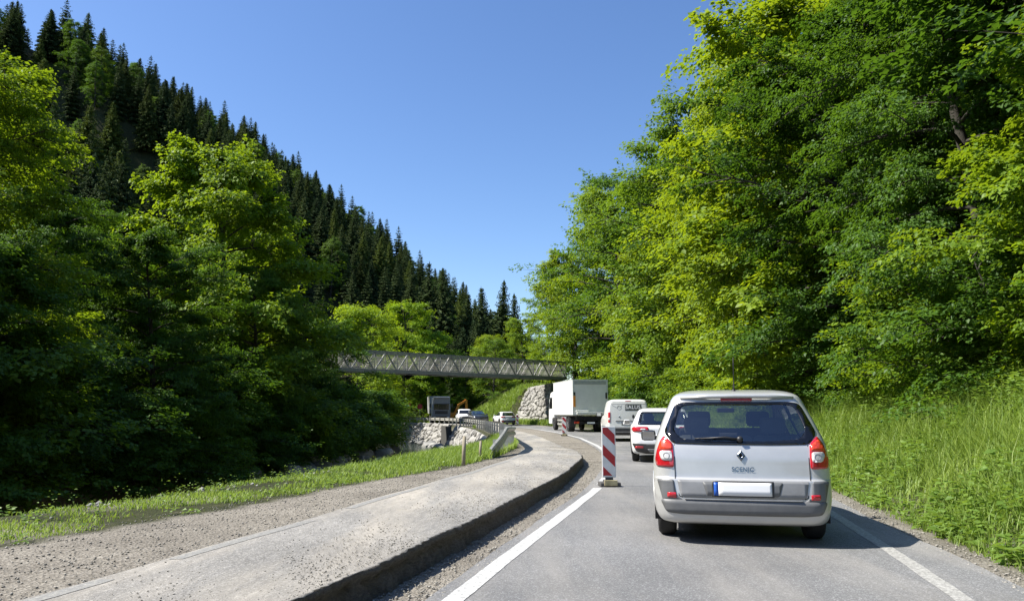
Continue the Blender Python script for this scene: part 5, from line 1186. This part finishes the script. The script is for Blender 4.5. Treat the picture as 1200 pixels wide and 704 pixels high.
#--TRUCK
def truck(X, Y, rz):
    t = empty('box_truck', (X, Y, 0), rz, 'large white box truck with grey roller rear door in the queue by the bridge', 'truck', 'vehicles ahead in the queue')
    W = 2.5; MW = plain('white_box_panel', (.80, .80, .78), .45, var=.03, scale=2); MG = plain('grey_door_panel', (.74, .75, .70), .55, var=.05, scale=2)
    m = MB(); m.box((0, 3.35, 2.39), (W, 6.6, 2.42), bev=.03); m.build('cargo_box', MW, t)
    m = MB()
    for sg in (-1, 1):
        for k in range(1, 6): m.box((sg * (W / 2 + .002), k * 1.1, 2.4), (.008, .018, 2.34))
    m.build('panel_seam', plain('panel_seam_grey', (.45, .45, .43), .6), t)
    m = MB()
    for sg in (-1, 1): m.box((sg * (W / 2 - .05), .035, 2.39), (.11, .06, 2.44)); m.box((sg * (W / 2 + .004), 3.35, 1.21), (.02, 6.6, .07)); m.box((sg * (W / 2 + .004), 3.35, 3.585), (.02, 6.6, .05))
    m.box((0, .03, 3.56), (W, .07, .10)); m.box((0, .03, 1.2), (W, .07, .08)); m.build('box_frame', plain('pale_frame', (.62, .64, .6), .5), t)
    m = MB()
    for k in range(14): m.box((0, .035, 1.33 + k * .145), (W - .22, .03, .138), bev=.006)
    m.build('rear_door', MG, t)
    m = MB(); m.box((0, .015, 3.37), (W - .24, .05, .20)); m.build('door_header', plain('darker_header', (.36, .38, .35), .6), t)
    m = MB(); m.box((-W / 2 + .12, -.012, 2.1), (.14, .03, .75)); m.build('warning_flap', plain('orange_flap', (.72, .28, .03), .5), t)
    m = MB(); m.box((-W / 2 + .12, -.012, 2.62), (.12, .03, .22)); m.box((W / 2 - .12, -.012, 2.5), (.12, .03, .4)); m.build('door_latch', M_BLKP, t)
    m = MB(); m.box((.1, -.10, 1.30), (W - .3, .20, .16), bev=.02); m.box((-.6, -.07, 1.44), (.9, .12, .14), rz=.02, bev=.03); m.tube([(1.0, -.1, 1.2), (1.0, -.1, .8)], .04); m.build('tail_lift', MG, t)
    m = MB()
    for sg in (-1, 1): m.box((sg * .42, 3.9, .92), (.09, 8.0, .22))
    m.box((0, .0, .62), (2.3, .12, .14), bev=.01); m.box((0, .3, .95), (1.9, .5, .3)); m.box((0, 1.3, .75), (1.7, .2, .4)); m.build('chassis', M_UNDER, t)
    for sg in (-1, 1):
        m = MB(); m.box((sg * 1.0, -.07, .66), (.34, .05, .13), bev=.01); L_ = m.build('taillight', M_LRED, t); m = MB(); m.box((sg * .93, -.1, .66), (.09, .012, .1)); m.build('amber_lens', M_LORA, L_)
        m = MB(); m.box((sg * 1.0, 1.1, .62), (.38, .03, .55)); m.build('mudflap', M_BLKP, t)
        m = MB(); m.box((sg * 1.18, 4.3, .78), (.03, 2.4, .11)); m.box((sg * 1.18, 4.3, .5), (.03, 2.4, .11))
        for k in (3.3, 4.3, 5.3): m.box((sg * 1.155, k, .7), (.04, .06, .62))
        m.build('side_guard', M_GALV, t)
        o = wheel(t, sg * .97, 1.95, .48, .46, sg, 8, plain('steel_rim', (.3, .3, .3), .5, .4)); wheel(t, sg * 1.03, 6.9, .48, .29, sg, 8)
        m = MB(); n = 9
        for k in range(n): a = math.pi * (.08 + .84 * k / (n - 1)); m.box((sg * .98, 1.95 + .58 * math.cos(a), .48 + .58 * math.sin(a)), (.48, .2, .02), rx=a - math.pi / 2)
        m.build('mudguard', M_BLKP, t)
    m = MB(); m.box((0, -.062, .64), (.54, .012, .12)); m.build('number_plate', M_PLATE, t)
    prof = [(6.85, .55), (6.85, 2.75), (7.15, 2.95), (8.0, 2.9), (8.55, 2.3), (8.75, 1.5), (8.78, .45), (7.55, .45), (7.45, .95), (6.95, 1.02)]
    m = MB(); m.prism(prof, -1.2, 1.2, 'X'); bmesh.ops.bevel(m.bm, geom=m.bm.edges[:], offset=.05, segments=2, affect='EDGES'); m.build('cab', MW, t)
    for sg in (-1, 1):
        m = MB(); m.prism([(7.35, 1.65), (7.35, 2.5), (8.2, 2.5), (8.5, 1.65)], sg * 1.201, sg * 1.215, 'X'); m.build('side_window', M_DARKTR, t)
        m = MB(); m.box((sg * 1.42, 8.55, 2.15), (.22, .12, .55), bev=.04); m.tube([(sg * 1.2, 8.5, 2.45), (sg * 1.42, 8.55, 2.45)], .02); m.build('mirror', M_BLKP, t)
    m = MB(); m.beam((0, 8.63, 1.62), (0, 8.36, 2.55), 2.1, .03, up=(0, 1, 0)); m.build('windscreen', M_DARKTR, t)
truck(5.43, 53.6, R(8.5))
#--ROADWORKS
def roadworks():
    # grey tipper truck seen end on
    MG = plain('dusty_grey_body', (.33, .34, .34), .6, var=.2); MWc = plain('cab_white', (.72, .72, .70), .4); MGc = plain('cab_grey', (.20, .21, .22), .5); MO = plain('orange_machine_paint', (.62, .24, .03), .45, var=.15)
    t = empty('tipper_truck', (-9.0, 98.0, .0), R(10), 'tall grey and white tipper truck parked at the road works under the bridge', 'truck')
    m = MB(); m.box((0, 0, 1.6), (2.3, 1.9, 1.7), bev=.08); m.prism([(-1.05, 2.45), (-.95, 3.2), (.95, 3.2), (1.05, 2.45)], -.85, .9, 'Y'); m.build('cab', MGc, t); m = MB(); m.box((0, -.9, 3.26), (2.0, .3, .12)); m.box((-1.16, -.8, 1.9), (.08, .2, 2.6)); m.build('cab_trim', MWc, t)
    m = MB(); m.box((0, -.96, 2.05), (1.9, .03, .75), bev=.01); m.build('windscreen', M_DARKTR, t)
    m = MB(); m.box((0, -.97, 1.35), (1.6, .05, .4), bev=.01); m.box((0, -1.0, .72), (2.3, .15, .35), bev=.04); m.build('grille', M_BLKP, t)
    m = MB(); m.prism([(-1.25, 1.2), (-1.3, 3.4), (1.3, 3.4), (1.25, 1.2)], 1.3, 6.3, 'Y'); m.build('tipper_body', MG, t)
    for sg in (-1, 1):
        m = MB(); m.box((sg * .85, -1.085, .76), (.3, .03, .16), bev=.01); m.build('headlight', M_LCLR, t)
        for y in (0.0, 4.4): wheel(t, sg * 1.0, y, .5, .3, sg, 8)
        m = MB(); m.box((sg * 1.35, -.7, 2.2), (.18, .12, .5), bev=.03); m.build('mirror', M_BLKP, t)
    m = MB(); m.box((0, 2.6, .8), (.8, 6.5, .25)); m.build('chassis', M_UNDER, t)
    t = empty('excavator', (-8.0, 100.5, 0), R(-72), 'orange excavator arm and cab rising behind the tipper truck', 'excavator', None, .78)
    for sg in (-1, 1):
        m = MB(); m.prism([(-1.3, .25), (-1.1, .0), (1.1, .0), (1.3, .25), (1.3, .45), (1.1, .7), (-1.1, .7), (-1.3, .45)], sg * .55, sg * .95, 'X'); m.build('track', M_BLKP, t)
    m = MB(); m.box((0, 0, .85), (1.0, 1.0, .3)); m.box((0, -.35, 1.35), (1.9, 1.7, .75), bev=.1); m.build('upper_body', MO, t)
    m = MB(); m.box((-.5, .35, 2.0), (.85, 1.2, 1.4), bev=.06); m.build('operator_cab', M_DARKTR, t)
    m = MB(); m.prism([(.3, 1.2), (.7, 1.15), (1.5, 2.8), (2.7, 3.55), (2.6, 3.85), (1.25, 3.1)], .15, .45, 'X'); m.build('boom', MO, t)
    m = MB(); m.prism([(2.45, 3.95), (2.8, 3.8), (2.95, 1.7), (2.7, 1.65)], .18, .42, 'X'); m.build('stick', MO, t)
    m = MB(); m.prism([(2.6, 1.7), (3.1, 1.75), (3.15, 1.2), (2.8, .8), (2.3, .95), (2.55, 1.25)], -.1, .7, 'X'); m.build('bucket', plain('worn_steel_bucket', (.32, .2, .06), .6), t)
    m = MB(); m.tube([(.3, .9, 1.9), (.3, 1.55, 2.7)], .06); m.build('hydraulic_ram', M_CHROME, t)
    t = empty('white_pickup', (-6.0, 94.5, 0), R(188), 'white pickup facing the camera between the tipper truck and the dark car', 'pickup')
    keys = [(.35, .1, 4.7, .8, .78, .1, .3, .02, .1), (.45, .02, 4.8, .86, .84, .12, .35, .02, .15), (.7, 0, 4.85, .88, .87, .12, .35, .02, .2), (.95, .02, 4.8, .88, .87, .12, .35, .02, .2), (1.08, 1.6, 4.5, .87, .85, .12, .3, .02, .2), (1.14, 1.9, 3.7, .86, .82, .12, .25, .02, .15), (1.5, 2.0, 3.2, .76, .74, .12, .2, .02, .1), (1.68, 2.05, 3.0, .70, .68, .15, .2, .02, .08), (1.74, 2.3, 2.8, .5, .5, .1, .1, .01, .02)]
    ar = [(.95, .38, .42), (3.9, .38, .42)]; car = Car(keys, t, MWc, [], ar); arch_parts(car, t, ar, .55, M_BLKP, .04)
    car.patch('windscreen', rnd([(-.70, 1.2), (-.62, 1.6), (.62, 1.6), (.70, 1.2)], .05), 'front', .004, M_DARKTR, step=.1); car.patch('grille', rnd([(-.45, .62), (-.45, .88), (.45, .88), (.45, .62)], .03), 'front', .012, M_BLKP, step=.1)
    for vw in ('left', 'right'): car.patch('side_window', rnd([(2.2, 1.22), (2.2, 1.58), (2.9, 1.58), (3.3, 1.22)], .05), vw, .004, M_DARKTR, step=.1)
    for sg in (-1, 1):
        car.patch('headlight', rnd([(sg * .55, .75), (sg * .55, .92), (sg * .78, .92), (sg * .78, .75)], .03), 'front', .012, M_LCLR, step=.06); wheel(t, sg * .76, .95, .38, .22, sg, 6); wheel(t, sg * .76, 3.9, .38, .22, sg, 6); mirror_part(t, sg * .86, 3.2, 1.2, sg, M_BLKP)
    m = MB(); m.box((0, 2.5, .42), (1.1, 4.0, .1)); m.build('underbody', M_UNDER, t)
    # signs
    def sign(X, Y, label, face, ring, shape):
        z = float(T(X, Y)); t = empty('road_sign', (X, Y, z), R(8), label, 'sign', 'temporary signs by the road works'); MB().tube([(0, 0, -.2), (0, 0, 2.0)], .03, 8).build('post', M_GALV, t)
        m = MB()
        if shape == 'square': m.box((0, -.05, 2.1), (.8, .04, .8), bev=.02); m.build('panel', ring, t); m = MB(); m.lathe([(-.085, .001), (-.085, .27), (-.07, .27)], 'Y', (0, 0, 2.1), 20); m.build('disc', face, t)
        else: m.lathe([(-.06, .001), (-.06, .32), (-.03, .32)], 'Y', (0, 0, 2.1), 22); m.build('panel', face, t); m = MB(); m.lathe([(-.065, .25), (-.075, .25), (-.075, .33), (-.03, .33)], 'Y', (0, 0, 2.1), 22); m.build('rim', ring, t)
    sign(-13.3, 98.5, 'orange square temporary sign with a round white centre at the dark bushes', M_WHT, plain('orange_sheeting', (.65, .25, .04), .5), 'square')
    sign(-11.7, 98.5, 'round white sign with a red rim between the orange sign and the tipper truck', M_WHT, M_RED, 'round')
roadworks()
